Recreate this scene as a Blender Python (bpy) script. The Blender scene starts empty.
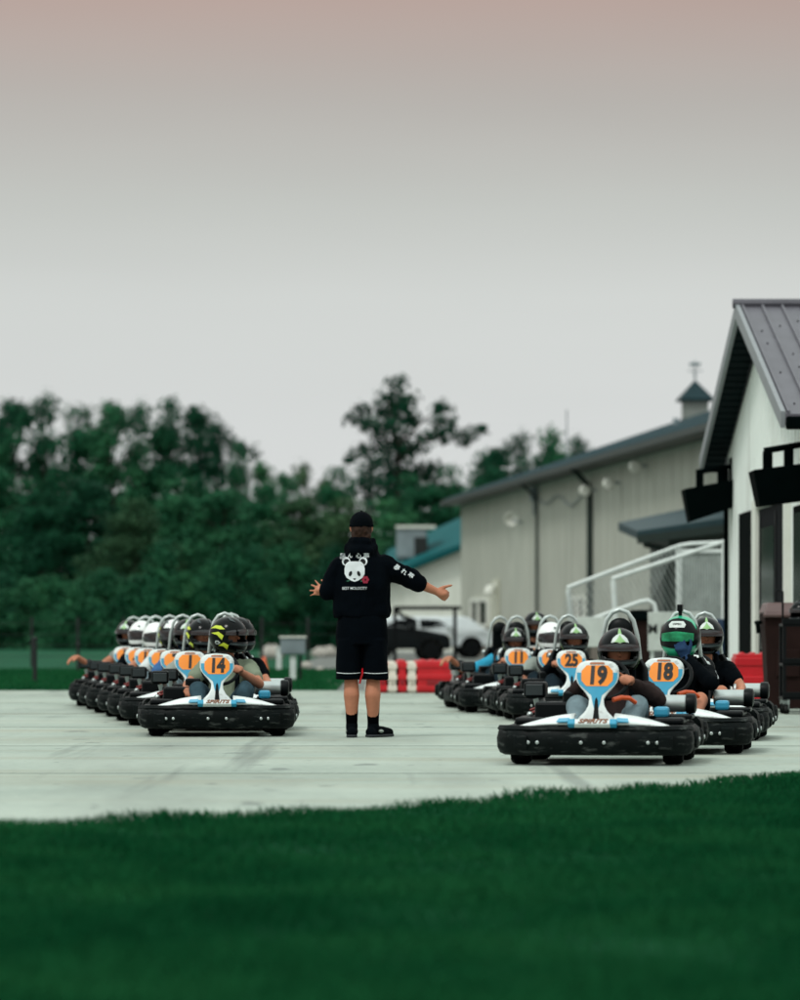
import bpy, bmesh, math, random
import numpy as np
from mathutils import Vector, Matrix, Euler
from mathutils.bvhtree import BVHTree
random.seed(7); rng = np.random.default_rng(7)
R = math.radians
scene = bpy.context.scene
col = scene.collection

# ------------------------------------------------------------------ camera
F = 4000.0; H = 628.0; CH = 0.9            # focal length in photo pixels, horizon row, eye height
cd = bpy.data.cameras.new('camera'); cam = bpy.data.objects.new('camera', cd); col.objects.link(cam)
cd.sensor_fit = 'HORIZONTAL'; cd.sensor_width = 27.0; cd.lens = 135.0
cd.shift_y = (H - 500) / 800.0
cam.location = (0, 0, CH); cam.rotation_euler = (R(90), 0, 0)
cd.clip_start = 0.5; cd.clip_end = 3000
cd.dof.use_dof = True; cd.dof.focus_distance = 30.5; cd.dof.aperture_fstop = 2.2
scene.camera = cam

# ------------------------------------------------------------------ world: hazy overcast sky
SUN_EL, SUN_AZ = 54, -38                    # sun high, behind the camera's left shoulder
w = bpy.data.worlds.new('World'); scene.world = w; w.use_nodes = True
nt = w.node_tree; N = nt.nodes; L = nt.links
bg = N['Background']; bg.inputs['Strength'].default_value = 0.1
sky = N.new('ShaderNodeTexSky'); sky.sky_type = 'NISHITA'; sky.sun_disc = False
sky.sun_elevation = R(SUN_EL); sky.sun_rotation = R(180 + SUN_AZ)
tc = N.new('ShaderNodeTexCoord'); sp = N.new('ShaderNodeSeparateXYZ')
L.new(tc.outputs['Generated'], sp.inputs[0])
cr = N.new('ShaderNodeValToRGB'); L.new(sp.outputs['Z'], cr.inputs[0])
E = cr.color_ramp.elements
def sv(r, g, b, k=1.0):
    f = lambda c: ((c/255+0.055)/1.055)**2.4 if c > 10 else c/255/12.92
    return (f(r)*k, f(g)*k, f(b)*k, 1)
E[0].position = 0.0; E[0].color = sv(219, 222, 222)
E[1].position = 1.0; E[1].color = sv(246, 255, 251, 1.4)
for p, c in ((0.05, (217, 220, 219)), (0.082, (210, 213, 210)), (0.106, (195, 197, 192)), (0.131, (185, 180, 174)), (0.157, (187, 165, 156)),
             (0.24, (222, 208, 202)), (0.4, (234, 245, 241))):
    e = E.new(p); e.color = sv(*c, 1.25 if p == 0.4 else 1.0)
ns = N.new('ShaderNodeTexNoise'); ns.inputs['Scale'].default_value = 3.0; ns.inputs['Detail'].default_value = 4
mpn = N.new('ShaderNodeMapping'); mpn.inputs['Scale'].default_value = (1, 1, 5); L.new(tc.outputs['Generated'], mpn.inputs[0]); L.new(mpn.outputs[0], ns.inputs['Vector'])
mr = N.new('ShaderNodeMapRange'); L.new(ns.outputs[0], mr.inputs[0])
mr.inputs[1].default_value = 0.3; mr.inputs[2].default_value = 0.7; mr.inputs[3].default_value = 9.45; mr.inputs[4].default_value = 10.25
vm = N.new('ShaderNodeVectorMath'); vm.operation = 'SCALE'; L.new(cr.outputs[0], vm.inputs[0]); L.new(mr.outputs[0], vm.inputs['Scale'])
mx = N.new('ShaderNodeMix'); mx.data_type = 'RGBA'; mx.inputs[0].default_value = 0.97
L.new(sky.outputs[0], mx.inputs[6]); L.new(vm.outputs[0], mx.inputs[7]); L.new(mx.outputs[2], bg.inputs['Color'])
sl = bpy.data.lights.new('sun', 'SUN'); so = bpy.data.objects.new('sun', sl); col.objects.link(so)
sl.energy = 1.5; sl.angle = R(12); sl.color = (1.0, 0.985, 0.95)
so.rotation_euler = (R(90 - SUN_EL), 0, R(SUN_AZ))
vs = scene.view_settings; vs.view_transform = 'Standard'; vs.look = 'None'; vs.gamma = 1; vs.use_curve_mapping = False; vs.exposure = 0.0
scene.cycles.max_bounces = 6; scene.cycles.diffuse_bounces = 3; scene.cycles.transparent_max_bounces = 8

# ------------------------------------------------------------------ helpers
def P(px, py, Y):                           # the point seen at a photo pixel, at depth Y
    return Vector(((px-400)*Y/F, Y, CH-(py-H)*Y/F))
def G(px, py):                              # the ground point at a photo pixel
    Y = F*CH/(py-H); return Vector(((px-400)*Y/F, Y, 0))
def lin(h):
    h = h.lstrip('#'); return sv(int(h[0:2], 16), int(h[2:4], 16), int(h[4:6], 16))
MATS = {}
def mat(name, c, rough=0.6, metal=0.0, var=0.12, scale=6.0, bump=0.0, bscale=60.0, spec=0.5, coat=0.0, rvar=0.0):
    if name in MATS: return MATS[name]
    c = lin(c) if isinstance(c, str) else (*c[:3], 1)
    m = bpy.data.materials.new(name); m.use_nodes = True; t = m.node_tree; b = t.nodes['Principled BSDF']
    b.inputs['Roughness'].default_value = rough; b.inputs['Metallic'].default_value = metal
    b.inputs['Specular IOR Level'].default_value = spec; b.inputs['Coat Weight'].default_value = coat
    co = t.nodes.new('ShaderNodeTexCoord')
    n = t.nodes.new('ShaderNodeTexNoise'); n.inputs['Scale'].default_value = scale; n.inputs['Detail'].default_value = 5
    t.links.new(co.outputs['Object'], n.inputs['Vector'])
    r = t.nodes.new('ShaderNodeValToRGB'); r.color_ramp.elements[0].position = 0.3; r.color_ramp.elements[1].position = 0.7
    r.color_ramp.elements[0].color = (*[x*(1-var) for x in c[:3]], 1); r.color_ramp.elements[1].color = (*[min(1, x*(1+var)) for x in c[:3]], 1)
    t.links.new(n.outputs[0], r.inputs[0]); t.links.new(r.outputs[0], b.inputs['Base Color'])
    if rvar:
        q = t.nodes.new('ShaderNodeMapRange'); q.inputs[3].default_value = max(0, rough-rvar); q.inputs[4].default_value = min(1, rough+rvar)
        q.inputs[1].default_value = 0.3; q.inputs[2].default_value = 0.7
        t.links.new(n.outputs[0], q.inputs[0]); t.links.new(q.outputs[0], b.inputs['Roughness'])
    if bump:
        n2 = t.nodes.new('ShaderNodeTexNoise'); n2.inputs['Scale'].default_value = bscale; n2.inputs['Detail'].default_value = 3
        t.links.new(co.outputs['Object'], n2.inputs['Vector'])
        u = t.nodes.new('ShaderNodeBump'); u.inputs['Strength'].default_value = bump; u.inputs['Distance'].default_value = 0.02
        t.links.new(n2.outputs[0], u.inputs['Height']); t.links.new(u.outputs[0], b.inputs['Normal'])
    MATS[name] = m; return m

def link(o, parent=None):
    col.objects.link(o)
    if parent is not None: o.parent = parent
    return o
def tag(o, label=None, cat=None, group=None, kind=None):
    if label: o['label'] = label
    if cat: o['category'] = cat
    if group: o['group'] = group
    if kind: o['kind'] = kind
    return o
def empty(name, loc=(0, 0, 0), rz=0.0):
    o = bpy.data.objects.new(name, None); o.empty_display_size = 0.2; link(o)
    o.location = loc; o.rotation_euler = (0, 0, rz); return o
KIDS = {}
def copy_tree(o, parent=None, skip=()):
    c = o.copy(); link(c, parent)
    for ch in o.children:
        if ch.name.split('.')[0] in skip: continue
        copy_tree(ch, c, skip)
    return c

def frame_from(d):
    d = d.normalized(); a = Vector((0, 0, 1)) if abs(d.z) < 0.95 else Vector((1, 0, 0))
    u = d.cross(a).normalized(); return u, d.cross(u).normalized()
class MB:
    def __init__(s): s.v = []; s.f = []; s.m = []
    def add(s, vs, fs, m=0):
        b = len(s.v); s.v += [tuple(x) for x in vs]; s.f += [tuple(b+i for i in f) for f in fs]; s.m += [m]*len(fs); return s
    def box(s, c, d, rot=(0, 0, 0), m=0):
        q = Euler(rot).to_matrix(); c = Vector(c)
        vs = [c + q @ Vector((x*d[0]/2, y*d[1]/2, z*d[2]/2)) for x in (-1, 1) for y in (-1, 1) for z in (-1, 1)]
        return s.add(vs, [(0, 1, 3, 2), (4, 6, 7, 5), (0, 4, 5, 1), (2, 3, 7, 6), (0, 2, 6, 4), (1, 5, 7, 3)], m)
    def hexa(s, p, m=0):                    # 8 points: bottom ring 0-3, top ring 4-7
        return s.add(p, [(3, 2, 1, 0), (4, 5, 6, 7), (0, 1, 5, 4), (1, 2, 6, 5), (2, 3, 7, 6), (3, 0, 4, 7)], m)
    def prism(s, poly, t0, t1, fn, m=0):    # poly of (a,b), fn(a,b,t)->xyz
        n = len(poly); vs = [fn(a, b, t0) for a, b in poly] + [fn(a, b, t1) for a, b in poly]
        fs = [tuple(range(n))[::-1], tuple(range(n, 2*n))] + [(i, (i+1) % n, n+(i+1) % n, n+i) for i in range(n)]
        return s.add(vs, fs, m)
    def tube(s, pts, r, n=8, m=0, cap=True, closed=False):
        pts = [Vector(p) for p in pts]; rs = r if isinstance(r, (list, tuple)) else [r]*len(pts); vs = []; fs = []
        k = len(pts); u = None
        for i, p in enumerate(pts):
            a = pts[(i-1) % k] if (i > 0 or closed) else p; b = pts[(i+1) % k] if (i < k-1 or closed) else p
            d = (b-a).normalized()
            if u is None: u, v = frame_from(d)
            else:
                u = (u - d*u.dot(d)).normalized(); v = d.cross(u).normalized()
            for j in range(n):
                t = 2*math.pi*j/n; vs.append(p + (u*math.cos(t)+v*math.sin(t))*rs[i])
        for i in range(k if closed else k-1):
            for j in range(n):
                i2 = (i+1) % k
                fs.append((i*n+j, i*n+(j+1) % n, i2*n+(j+1) % n, i2*n+j))
        if cap and not closed: fs += [tuple(range(n))[::-1], tuple(range((k-1)*n, k*n))]
        return s.add(vs, fs, m)
    def ball(s, c, r, seg=14, rings=9, rot=None, m=0):
        if not isinstance(r, (tuple, list)): r = (r, r, r)
        c = Vector(c); q = Euler(rot).to_matrix() if rot else Matrix.Identity(3); vs = [c + q @ Vector((0, 0, r[2]))]; fs = []
        for i in range(1, rings):
            t = math.pi*i/rings
            for j in range(seg):
                a = 2*math.pi*j/seg; vs.append(c + q @ Vector((r[0]*math.sin(t)*math.cos(a), r[1]*math.sin(t)*math.sin(a), r[2]*math.cos(t))))
        vs.append(c + q @ Vector((0, 0, -r[2]))); e = len(vs)-1
        for j in range(seg):
            fs.append((0, 1+j, 1+(j+1) % seg)); fs.append((e, e-seg+(j+1) % seg, e-seg+j))
        for i in range(rings-2):
            for j in range(seg):
                a = 1+i*seg; fs.append((a+j, a+seg+j, a+seg+(j+1) % seg, a+(j+1) % seg))
        return s.add(vs, fs, m)
    def cap(s, a, b, ra, rb, n=12, m=0):    # tapered capsule
        a = Vector(a); b = Vector(b)
        s.tube([a, b], [ra, rb], n=n, m=m); s.ball(a, ra*0.999, n, 8, m=m); s.ball(b, rb*0.999, n, 8, m=m); return s
    def chain(s, pts, rs, n=12, m=0):
        for i in range(len(pts)-1): s.cap(pts[i], pts[i+1], rs[i], rs[i+1], n, m)
        return s
    def lathe(s, prof, c=(0, 0, 0), axis='z', n=20, m=0):  # prof of (r, h)
        c = Vector(c); vs = []; fs = []; k = len(prof)
        for r, h in prof:
            for j in range(n):
                t = 2*math.pi*j/n; a, b = r*math.cos(t), r*math.sin(t)
                vs.append(c + Vector({'z': (a, b, h), 'x': (h, a, b), 'y': (a, h, b)}[axis]))
        for i in range(k-1):
            for j in range(n): fs.append((i*n+j, i*n+(j+1) % n, (i+1)*n+(j+1) % n, (i+1)*n+j))
        fs += [tuple(range(n))[::-1], tuple(range((k-1)*n, k*n))]
        return s.add(vs, fs, m)
    def sweep(s, path, sec, m=0, cap=True): # plan path of (x,y), section of (out,z)
        k = len(path); n = len(sec); vs = []; fs = []
        for i, p in enumerate(path):
            a = Vector(path[max(0, i-1)]); b = Vector(path[min(k-1, i+1)]); d = (b-a).normalized(); o = Vector((d.y, -d.x))
            for q, z in sec: vs.append((p[0]+o.x*q, p[1]+o.y*q, z))
        for i in range(k-1):
            for j in range(n): fs.append((i*n+j, i*n+(j+1) % n, (i+1)*n+(j+1) % n, (i+1)*n+j))
        if cap: fs += [tuple(range(n))[::-1], tuple(range((k-1)*n, k*n))]
        return s.add(vs, fs, m)
    def mesh(s, name):
        me = bpy.data.meshes.new(name); me.from_pydata(s.v, [], s.f)
        me.polygons.foreach_set('material_index', s.m)
        bm = bmesh.new(); bm.from_mesh(me); bmesh.ops.recalc_face_normals(bm, faces=bm.faces); bm.to_mesh(me); bm.free()
        return me
    def build(s, name, mats, parent=None, smooth=False, bevel=0.0, sharp=40, sub=0, loc=None):
        me = s.mesh(name); o = bpy.data.objects.new(name, me)
        for x in (mats if isinstance(mats, (list, tuple)) else [mats]): me.materials.append(x)
        link(o, parent)
        if loc is not None: o.location = loc
        if bevel:
            b = o.modifiers.new('bevel', 'BEVEL'); b.width = bevel; b.segments = 2; b.limit_method = 'ANGLE'; b.angle_limit = R(35)
        if sub:
            b = o.modifiers.new('sub', 'SUBSURF'); b.levels = sub; b.render_levels = sub
        if smooth: me.shade_smooth()
        if smooth and not sub:
            try: me.set_sharp_from_angle(angle=R(sharp))
            except Exception: pass
        return o
def remesh(mb, name, mats, parent=None, voxel=0.012, it=4, fac=0.5, loc=None):
    me = mb.mesh('tmp'); o = bpy.data.objects.new('tmp', me); col.objects.link(o)
    a = o.modifiers.new('r', 'REMESH'); a.mode = 'VOXEL'; a.voxel_size = voxel
    if it:
        b = o.modifiers.new('s', 'SMOOTH'); b.iterations = it; b.factor = fac
    dg = bpy.context.evaluated_depsgraph_get(); ev = o.evaluated_get(dg)
    m2 = bpy.data.meshes.new_from_object(ev); bpy.data.objects.remove(o)
    m2.materials.clear(); m2.name = name
    for x in (mats if isinstance(mats, (list, tuple)) else [mats]): m2.materials.append(x)
    m2.shade_smooth()
    q = bpy.data.objects.new(name, m2); link(q, parent)
    if loc is not None: q.location = loc
    return q
def wrinkle(o, amp, scale, seed=0.0):       # folds in cloth: real displacement
    from mathutils import noise
    me = o.data; me.calc_loop_triangles()
    nv = [v.normal.copy() for v in me.vertices]
    for v, n in zip(me.vertices, nv):
        p = v.co; k = noise.noise(Vector((p.x*scale+seed, p.y*scale, p.z*scale*0.55)))
        v.co = p + n*amp*k
def text_mesh(body, size, bold=0.0, ext=0.002, shear=0.0, sx=1.0):
    c = bpy.data.curves.new('t', 'FONT'); c.body = body; c.size = size; c.offset = bold*size; c.extrude = ext; c.shear = shear
    c.align_x = 'CENTER'; c.align_y = 'CENTER'; c.resolution_u = 3
    o = bpy.data.objects.new('t', c); col.objects.link(o)
    dg = bpy.context.evaluated_depsgraph_get(); me = bpy.data.meshes.new_from_object(o.evaluated_get(dg))
    bpy.data.objects.remove(o); bpy.data.curves.remove(c)
    vs = [(v.co.x*sx, v.co.y, v.co.z) for v in me.vertices]; fs = [tuple(p.vertices) for p in me.polygons]
    bpy.data.meshes.remove(me); return vs, fs

# ------------------------------------------------------------------ materials
M = {}
def m_(k, *a, **b): M[k] = mat(k, *a, **b); return M[k]
m_('rubber', '#050c0c', rough=0.55, spec=0.10, var=0.35, scale=9, bump=0.15, bscale=25, rvar=0.15)
m_('tyre', '#040606', rough=0.85, spec=0.06, var=0.3, scale=20, bump=0.2)
m_('black_plastic', '#03080a', rough=0.4, spec=0.14, var=0.25, rvar=0.1)
m_('black_metal', '#05090b', rough=0.45, spec=0.14, var=0.2)
m_('white_panel', '#d9e2e0', rough=0.3, var=0.10, scale=12)
m_('cyan_panel', '#2f93b5', rough=0.3, var=0.1)
m_('orange_plate', '#f08a1c', rough=0.4, var=0.08)
m_('orange_part', '#d8541c', rough=0.4)
m_('red_cable', '#7a1f1c', rough=0.4)
m_('digit', '#0e1214', rough=0.5)
m_('chrome', '#c8d0d0', rough=0.22, metal=1.0, var=0.08)
m_('steel', '#b9c2c0', rough=0.35, metal=0.8, var=0.12)
m_('hoop_paint', '#b6c0bd', rough=0.3, metal=0.25, var=0.08)
m_('rim', '#8b9494', rough=0.35, metal=0.8)
m_('skin', '#ab7258', rough=0.6, var=0.09, scale=14, spec=0.2)
m_('skin_dark', '#84563f', rough=0.6, var=0.08, scale=14, spec=0.2)
m_('cloth_black', '#04080c', rough=0.95, var=0.2, scale=12, bump=0.2, bscale=120, spec=0.05)
m_('cloth_hoodie', '#03070c', rough=0.95, var=0.2, scale=9, bump=0.25, bscale=140, spec=0.04)
m_('cloth_brown', '#2b2120', rough=0.95, var=0.2, bump=0.2, spec=0.15)
m_('cloth_grey', '#8a938c', rough=0.95, var=0.12, bump=0.2, spec=0.15)
m_('cloth_sage', '#77826f', rough=0.95, var=0.14, bump=0.2, spec=0.15)
m_('cloth_white', '#c9d0cf', rough=0.95, var=0.08, bump=0.2, spec=0.15)
m_('cloth_blue', '#3c6290', rough=0.95, var=0.14, bump=0.2, spec=0.15)
m_('cloth_cyan', '#3397b8', rough=0.95, var=0.14, bump=0.2, spec=0.15)
m_('denim', '#31464f', rough=0.95, var=0.25, scale=10, bump=0.2, spec=0.1)
m_('denim_light', '#6c7e84', rough=0.95, var=0.2, scale=10, bump=0.2, spec=0.1)
m_('denim_dark', '#16232a', rough=0.95, var=0.25, scale=10, bump=0.2, spec=0.1)
m_('glove_blue', '#15304f', rough=0.8, var=0.15, spec=0.2)
m_('helmet_black', '#020506', rough=0.16, var=0.15, spec=0.14)
m_('helmet_white', '#e4e8e6', rough=0.18, var=0.04, coat=0.2)
m_('helmet_teal', '#2aa57c', rough=0.2, var=0.25, scale=9, spec=0.4)
m_('helmet_grey', '#3a4446', rough=0.25, var=0.3, spec=0.3)
m_('neon', '#c6d63a', rough=0.35, var=0.08)
m_('emblem_green', '#86b474', rough=0.4)
m_('emblem_white', '#c3cdc8', rough=0.4)
m_('visor', '#0a0d10', rough=0.06, spec=0.8)
m_('visor_green', '#1e8a5c', rough=0.12, metal=0.5, var=0.4, scale=14)
m_('print_white', '#cfd6d8', rough=0.8, var=0.06)
m_('print_black', '#07090c', rough=0.9)
m_('print_red', '#8e1432', rough=0.8)
m_('sock', '#020305', rough=0.95, spec=0.02)
m_('hair', '#2c1b12', rough=0.75, var=0.35, scale=40, spec=0.2)
m_('beige_wall', '#aeb1a6', rough=0.7, spec=0.12, var=0.06, scale=0.5)
m_('beige_dim', '#b9bbaa', rough=0.6, var=0.05, scale=0.6)
m_('pale_wall', '#d6dacf', rough=0.6, var=0.04)
m_('green_roof', '#42565b', rough=0.55, var=0.08, scale=0.8, spec=0.2)
m_('teal_roof', '#175053', rough=0.7, var=0.12, scale=0.8, spec=0.05)
m_('green_trim', '#10241f', rough=0.5)
m_('stone', '#6e675c', rough=0.9, var=0.3, scale=5, bump=0.4, bscale=8)
m_('white_siding', '#e2e9e4', rough=0.6, spec=0.2, var=0.05, scale=1.2, bump=0.05, bscale=4)
m_('white_trim', '#d9dcd2', rough=0.5, var=0.05)
m_('roof_grey', '#57565d', rough=0.5, var=0.10, scale=3, spec=0.3)
m_('fascia', '#7a7f82', rough=0.5, var=0.06)
m_('soffit', '#0d181a', rough=0.8, spec=0.05, var=0.12)
m_('glass_dark', '#04080a', rough=0.15, spec=0.08)
m_('door_dark', '#0a0e12', rough=0.8, spec=0.05)
m_('gun_black', '#020808', rough=0.9, spec=0.02, var=0.15)
m_('red_plastic', '#c1121f', rough=0.4, var=0.1, scale=5)
m_('white_plastic', '#d9d3c6', rough=0.45, var=0.08, scale=5)
m_('bin_brown', '#251816', rough=0.75, spec=0.08, var=0.2, scale=4)
m_('bin_lid', '#5a4644', rough=0.45, var=0.12)
m_('white_rail', '#ccd4d0', rough=0.5, spec=0.2, var=0.08)
m_('mesh_grey', '#a2aaa6', rough=0.5, metal=0.3, var=0.15)
m_('navy', '#16304f', rough=0.5)
m_('car_white', '#cfd8da', rough=0.25, coat=0.4, var=0.04)
m_('car_dark', '#060e10', rough=0.3, spec=0.2)
m_('hvac', '#7d8a8e', rough=0.5, metal=0.3, var=0.2, scale=3)
m_('rock', '#a39f97', rough=0.9, var=0.25, scale=3, bump=0.5, bscale=6)
m_('bark', '#2b2620', rough=0.95, var=0.3, scale=4, bump=0.5, bscale=8)
m_('post_dark', '#141b1a', rough=0.8)

def scuffed(k, colr, lo, hi, sc):
    m = M[k]; t = m.node_tree; p = t.nodes['Principled BSDF']; l = p.inputs['Base Color'].links[0]; src = l.from_socket
    co = t.nodes.new('ShaderNodeTexCoord'); mp = t.nodes.new('ShaderNodeMapping'); mp.inputs['Scale'].default_value = sc; t.links.new(co.outputs['Object'], mp.inputs[0])
    n = t.nodes.new('ShaderNodeTexNoise'); n.inputs['Scale'].default_value = 1; n.inputs['Detail'].default_value = 7; n.inputs['Roughness'].default_value = 0.65; t.links.new(mp.outputs[0], n.inputs['Vector'])
    q = t.nodes.new('ShaderNodeMapRange'); q.inputs[1].default_value = lo; q.inputs[2].default_value = hi; t.links.new(n.outputs[0], q.inputs[0])
    x = t.nodes.new('ShaderNodeMix'); x.data_type = 'RGBA'; x.inputs[7].default_value = (*colr, 1); t.links.new(q.outputs[0], x.inputs[0]); t.links.new(src, x.inputs[6]); t.links.new(x.outputs[2], p.inputs['Base Color'])
scuffed('rubber', (0.075, 0.085, 0.08), 0.54, 0.72, (7, 9, 30))
scuffed('white_panel', (0.32, 0.33, 0.31), 0.56, 0.74, (14, 14, 20))
scuffed('beige_wall', (0.33, 0.35, 0.30), 0.52, 0.75, (0.9, 0.9, 0.25))
scuffed('white_siding', (0.52, 0.54, 0.50), 0.54, 0.78, (1.6, 1.6, 0.5))
scuffed('tyre', (0.05, 0.052, 0.05), 0.52, 0.7, (10, 10, 10))
def leaf_mat(name, a, b, c):
    m = bpy.data.materials.new(name); m.use_nodes = True; t = m.node_tree; p = t.nodes['Principled BSDF']
    p.inputs['Roughness'].default_value = 0.65; p.inputs['Specular IOR Level'].default_value = 0.04
    oi = t.nodes.new('ShaderNodeObjectInfo'); co = t.nodes.new('ShaderNodeTexCoord')
    n = t.nodes.new('ShaderNodeTexNoise'); n.inputs['Scale'].default_value = 0.7; n.inputs['Detail'].default_value = 6; n.inputs['Roughness'].default_value = 0.7
    t.links.new(co.outputs['Object'], n.inputs['Vector'])
    ad = t.nodes.new('ShaderNodeMath'); ad.operation = 'MULTIPLY_ADD'; ad.inputs[1].default_value = 0.35; t.links.new(oi.outputs['Random'], ad.inputs[0])
    sb = t.nodes.new('ShaderNodeMath'); sb.operation = 'SUBTRACT'; sb.inputs[1].default_value = 0.17; t.links.new(n.outputs[0], sb.inputs[0]); t.links.new(sb.outputs[0], ad.inputs[2])
    r = t.nodes.new('ShaderNodeValToRGB'); e = r.color_ramp.elements
    e[0].position = 0.25; e[0].color = (*a, 1); e[1].position = 0.75; e[1].color = (*c, 1); q = e.new(0.5); q.color = (*b, 1)
    t.links.new(ad.outputs[0], r.inputs[0]); t.links.new(r.outputs[0], p.inputs['Base Color'])
    M[name] = m; return m
leaf_mat('leaf_deep', (0.004, 0.032, 0.017), (0.009, 0.062, 0.030), (0.028, 0.120, 0.054))
leaf_mat('leaf_mid', (0.006, 0.046, 0.022), (0.014, 0.088, 0.040), (0.045, 0.155, 0.065))
leaf_mat('leaf_olive', (0.018, 0.055, 0.026), (0.032, 0.080, 0.038), (0.055, 0.110, 0.052))

def ground_mat(name, cols, s1, s2, rough=0.9, bump=0.3, seams=None):
    m = bpy.data.materials.new(name); m.use_nodes = True; t = m.node_tree; p = t.nodes['Principled BSDF']
    p.inputs['Roughness'].default_value = rough; p.inputs['Specular IOR Level'].default_value = 0.1
    co = t.nodes.new('ShaderNodeTexCoord')
    n1 = t.nodes.new('ShaderNodeTexNoise'); n1.inputs['Scale'].default_value = s1; n1.inputs['Detail'].default_value = 6; n1.inputs['Roughness'].default_value = 0.62
    n2 = t.nodes.new('ShaderNodeTexNoise'); n2.inputs['Scale'].default_value = s2; n2.inputs['Detail'].default_value = 3
    for n in (n1, n2): t.links.new(co.outputs['Object'], n.inputs['Vector'])
    mxn = t.nodes.new('ShaderNodeMath'); mxn.operation = 'MULTIPLY_ADD'; mxn.inputs[1].default_value = 0.35
    t.links.new(n2.outputs[0], mxn.inputs[0])
    ml = t.nodes.new('ShaderNodeMath'); ml.operation = 'MULTIPLY'; ml.inputs[1].default_value = 0.65; t.links.new(n1.outputs[0], ml.inputs[0]); t.links.new(ml.outputs[0], mxn.inputs[2])
    r = t.nodes.new('ShaderNodeValToRGB'); e = r.color_ramp.elements
    e[0].position = 0.32; e[0].color = (*cols[0], 1); e[1].position = 0.68; e[1].color = (*cols[2], 1); q = e.new(0.5); q.color = (*cols[1], 1)
    t.links.new(mxn.outputs[0], r.inputs[0]); out = r.outputs[0]
    if seams:
        for spec in seams: out = spec(t, co, out)
    t.links.new(out, p.inputs['Base Color'])
    b = t.nodes.new('ShaderNodeBump'); b.inputs['Strength'].default_value = bump; b.inputs['Distance'].default_value = 0.02
    t.links.new(n2.outputs[0], b.inputs['Height']); t.links.new(b.outputs[0], p.inputs['Normal'])
    M[name] = m; return m
def stain(scale_vec, lo, hi, colr, fac):
    def f(t, co, out):
        mp = t.nodes.new('ShaderNodeMapping'); mp.inputs['Scale'].default_value = scale_vec; t.links.new(co.outputs['Object'], mp.inputs[0])
        n = t.nodes.new('ShaderNodeTexNoise'); n.inputs['Scale'].default_value = 1.0; n.inputs['Detail'].default_value = 5; t.links.new(mp.outputs[0], n.inputs['Vector'])
        q = t.nodes.new('ShaderNodeMapRange'); q.inputs[1].default_value = lo; q.inputs[2].default_value = hi; q.inputs[4].default_value = fac; t.links.new(n.outputs[0], q.inputs[0])
        x = t.nodes.new('ShaderNodeMix'); x.data_type = 'RGBA'; x.inputs[7].default_value = (*colr, 1)
        t.links.new(q.outputs[0], x.inputs[0]); t.links.new(out, x.inputs[6]); return x.outputs[2]
    return f
ground_mat('concrete', ((0.25, 0.30, 0.26), (0.33, 0.385, 0.335), (0.40, 0.455, 0.395)), 0.35, 14, rough=0.8, bump=0.12,
           seams=[stain((0.9, 0.12, 1), 0.48, 0.72, (0.20, 0.225, 0.20), 0.65), stain((0.25, 0.9, 1), 0.5, 0.68, (0.27, 0.265, 0.20), 0.5), stain((3, 1.2, 1), 0.64, 0.70, (0.12, 0.14, 0.13), 0.6), stain((2.2, 0.06, 1), 0.60, 0.68, (0.10, 0.115, 0.11), 0.45), stain((9, 5, 1), 0.66, 0.72, (0.15, 0.17, 0.16), 0.5)])
ground_mat('lawn', ((0.002, 0.040, 0.018), (0.005, 0.062, 0.029), (0.013, 0.095, 0.046)), 0.5, 9, rough=1.0, bump=0.6)
ground_mat('asphalt', ((0.10, 0.11, 0.10), (0.14, 0.15, 0.14), (0.19, 0.2, 0.185)), 0.3, 20, rough=0.9)
leaf_mat('blade', (0.0010, 0.037, 0.013), (0.003, 0.060, 0.020), (0.012, 0.100, 0.033))

# ------------------------------------------------------------------ ground
def sheet(name, pts, z, m):
    me = bpy.data.meshes.new(name); me.from_pydata([(x, y, z) for x, y in pts], [], [tuple(range(len(pts)))]); me.materials.append(m)
    o = bpy.data.objects.new(name, me); link(o); tag(o, kind='structure'); return o
sheet('ground', [(-1500, -50), (1500, -50), (1500, 2500), (-1500, 2500)], 0.0, M['lawn'])
# concrete pad: the near edge runs slantwise behind the lawn in front of the camera
EDGE = [(-7, 13.5), (-1.79, 17.9), (-.9, 18.85), (0, 19.9), (1.07, 21.4), (1.71, 22.8), (2.45, 24.5), (5, 30.5), (9, 36)]
def edge_y(x):
    for (x0, y0), (x1, y1) in zip(EDGE, EDGE[1:]):
        if x0 <= x <= x1: return y0+(y1-y0)*(x-x0)/(x1-x0)
    return EDGE[0][1] if x < EDGE[0][0] else EDGE[-1][1]
pad = [(-60, 13.5)] + EDGE + [(40, 36), (40, 57.2), (-60, 57.2)]
sheet('pavement', pad, 0.004, M['concrete'])
sheet('service_road', [(-0.9, 57.2), (40, 57.2), (40, 170), (-2.5, 170), (-2.5, 100)], 0.006, M['asphalt'])
# joints sawn in the concrete
jm = MB()
for yy in (24.6, 30.3, 36.0, 41.7, 47.4, 53.1): jm.box((0, yy, 0.0062), (100, 0.010, 0.002))
tag(jm.build('pavement_joints', mat('joint', '#59635c', rough=0.9)), kind='structure')

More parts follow.
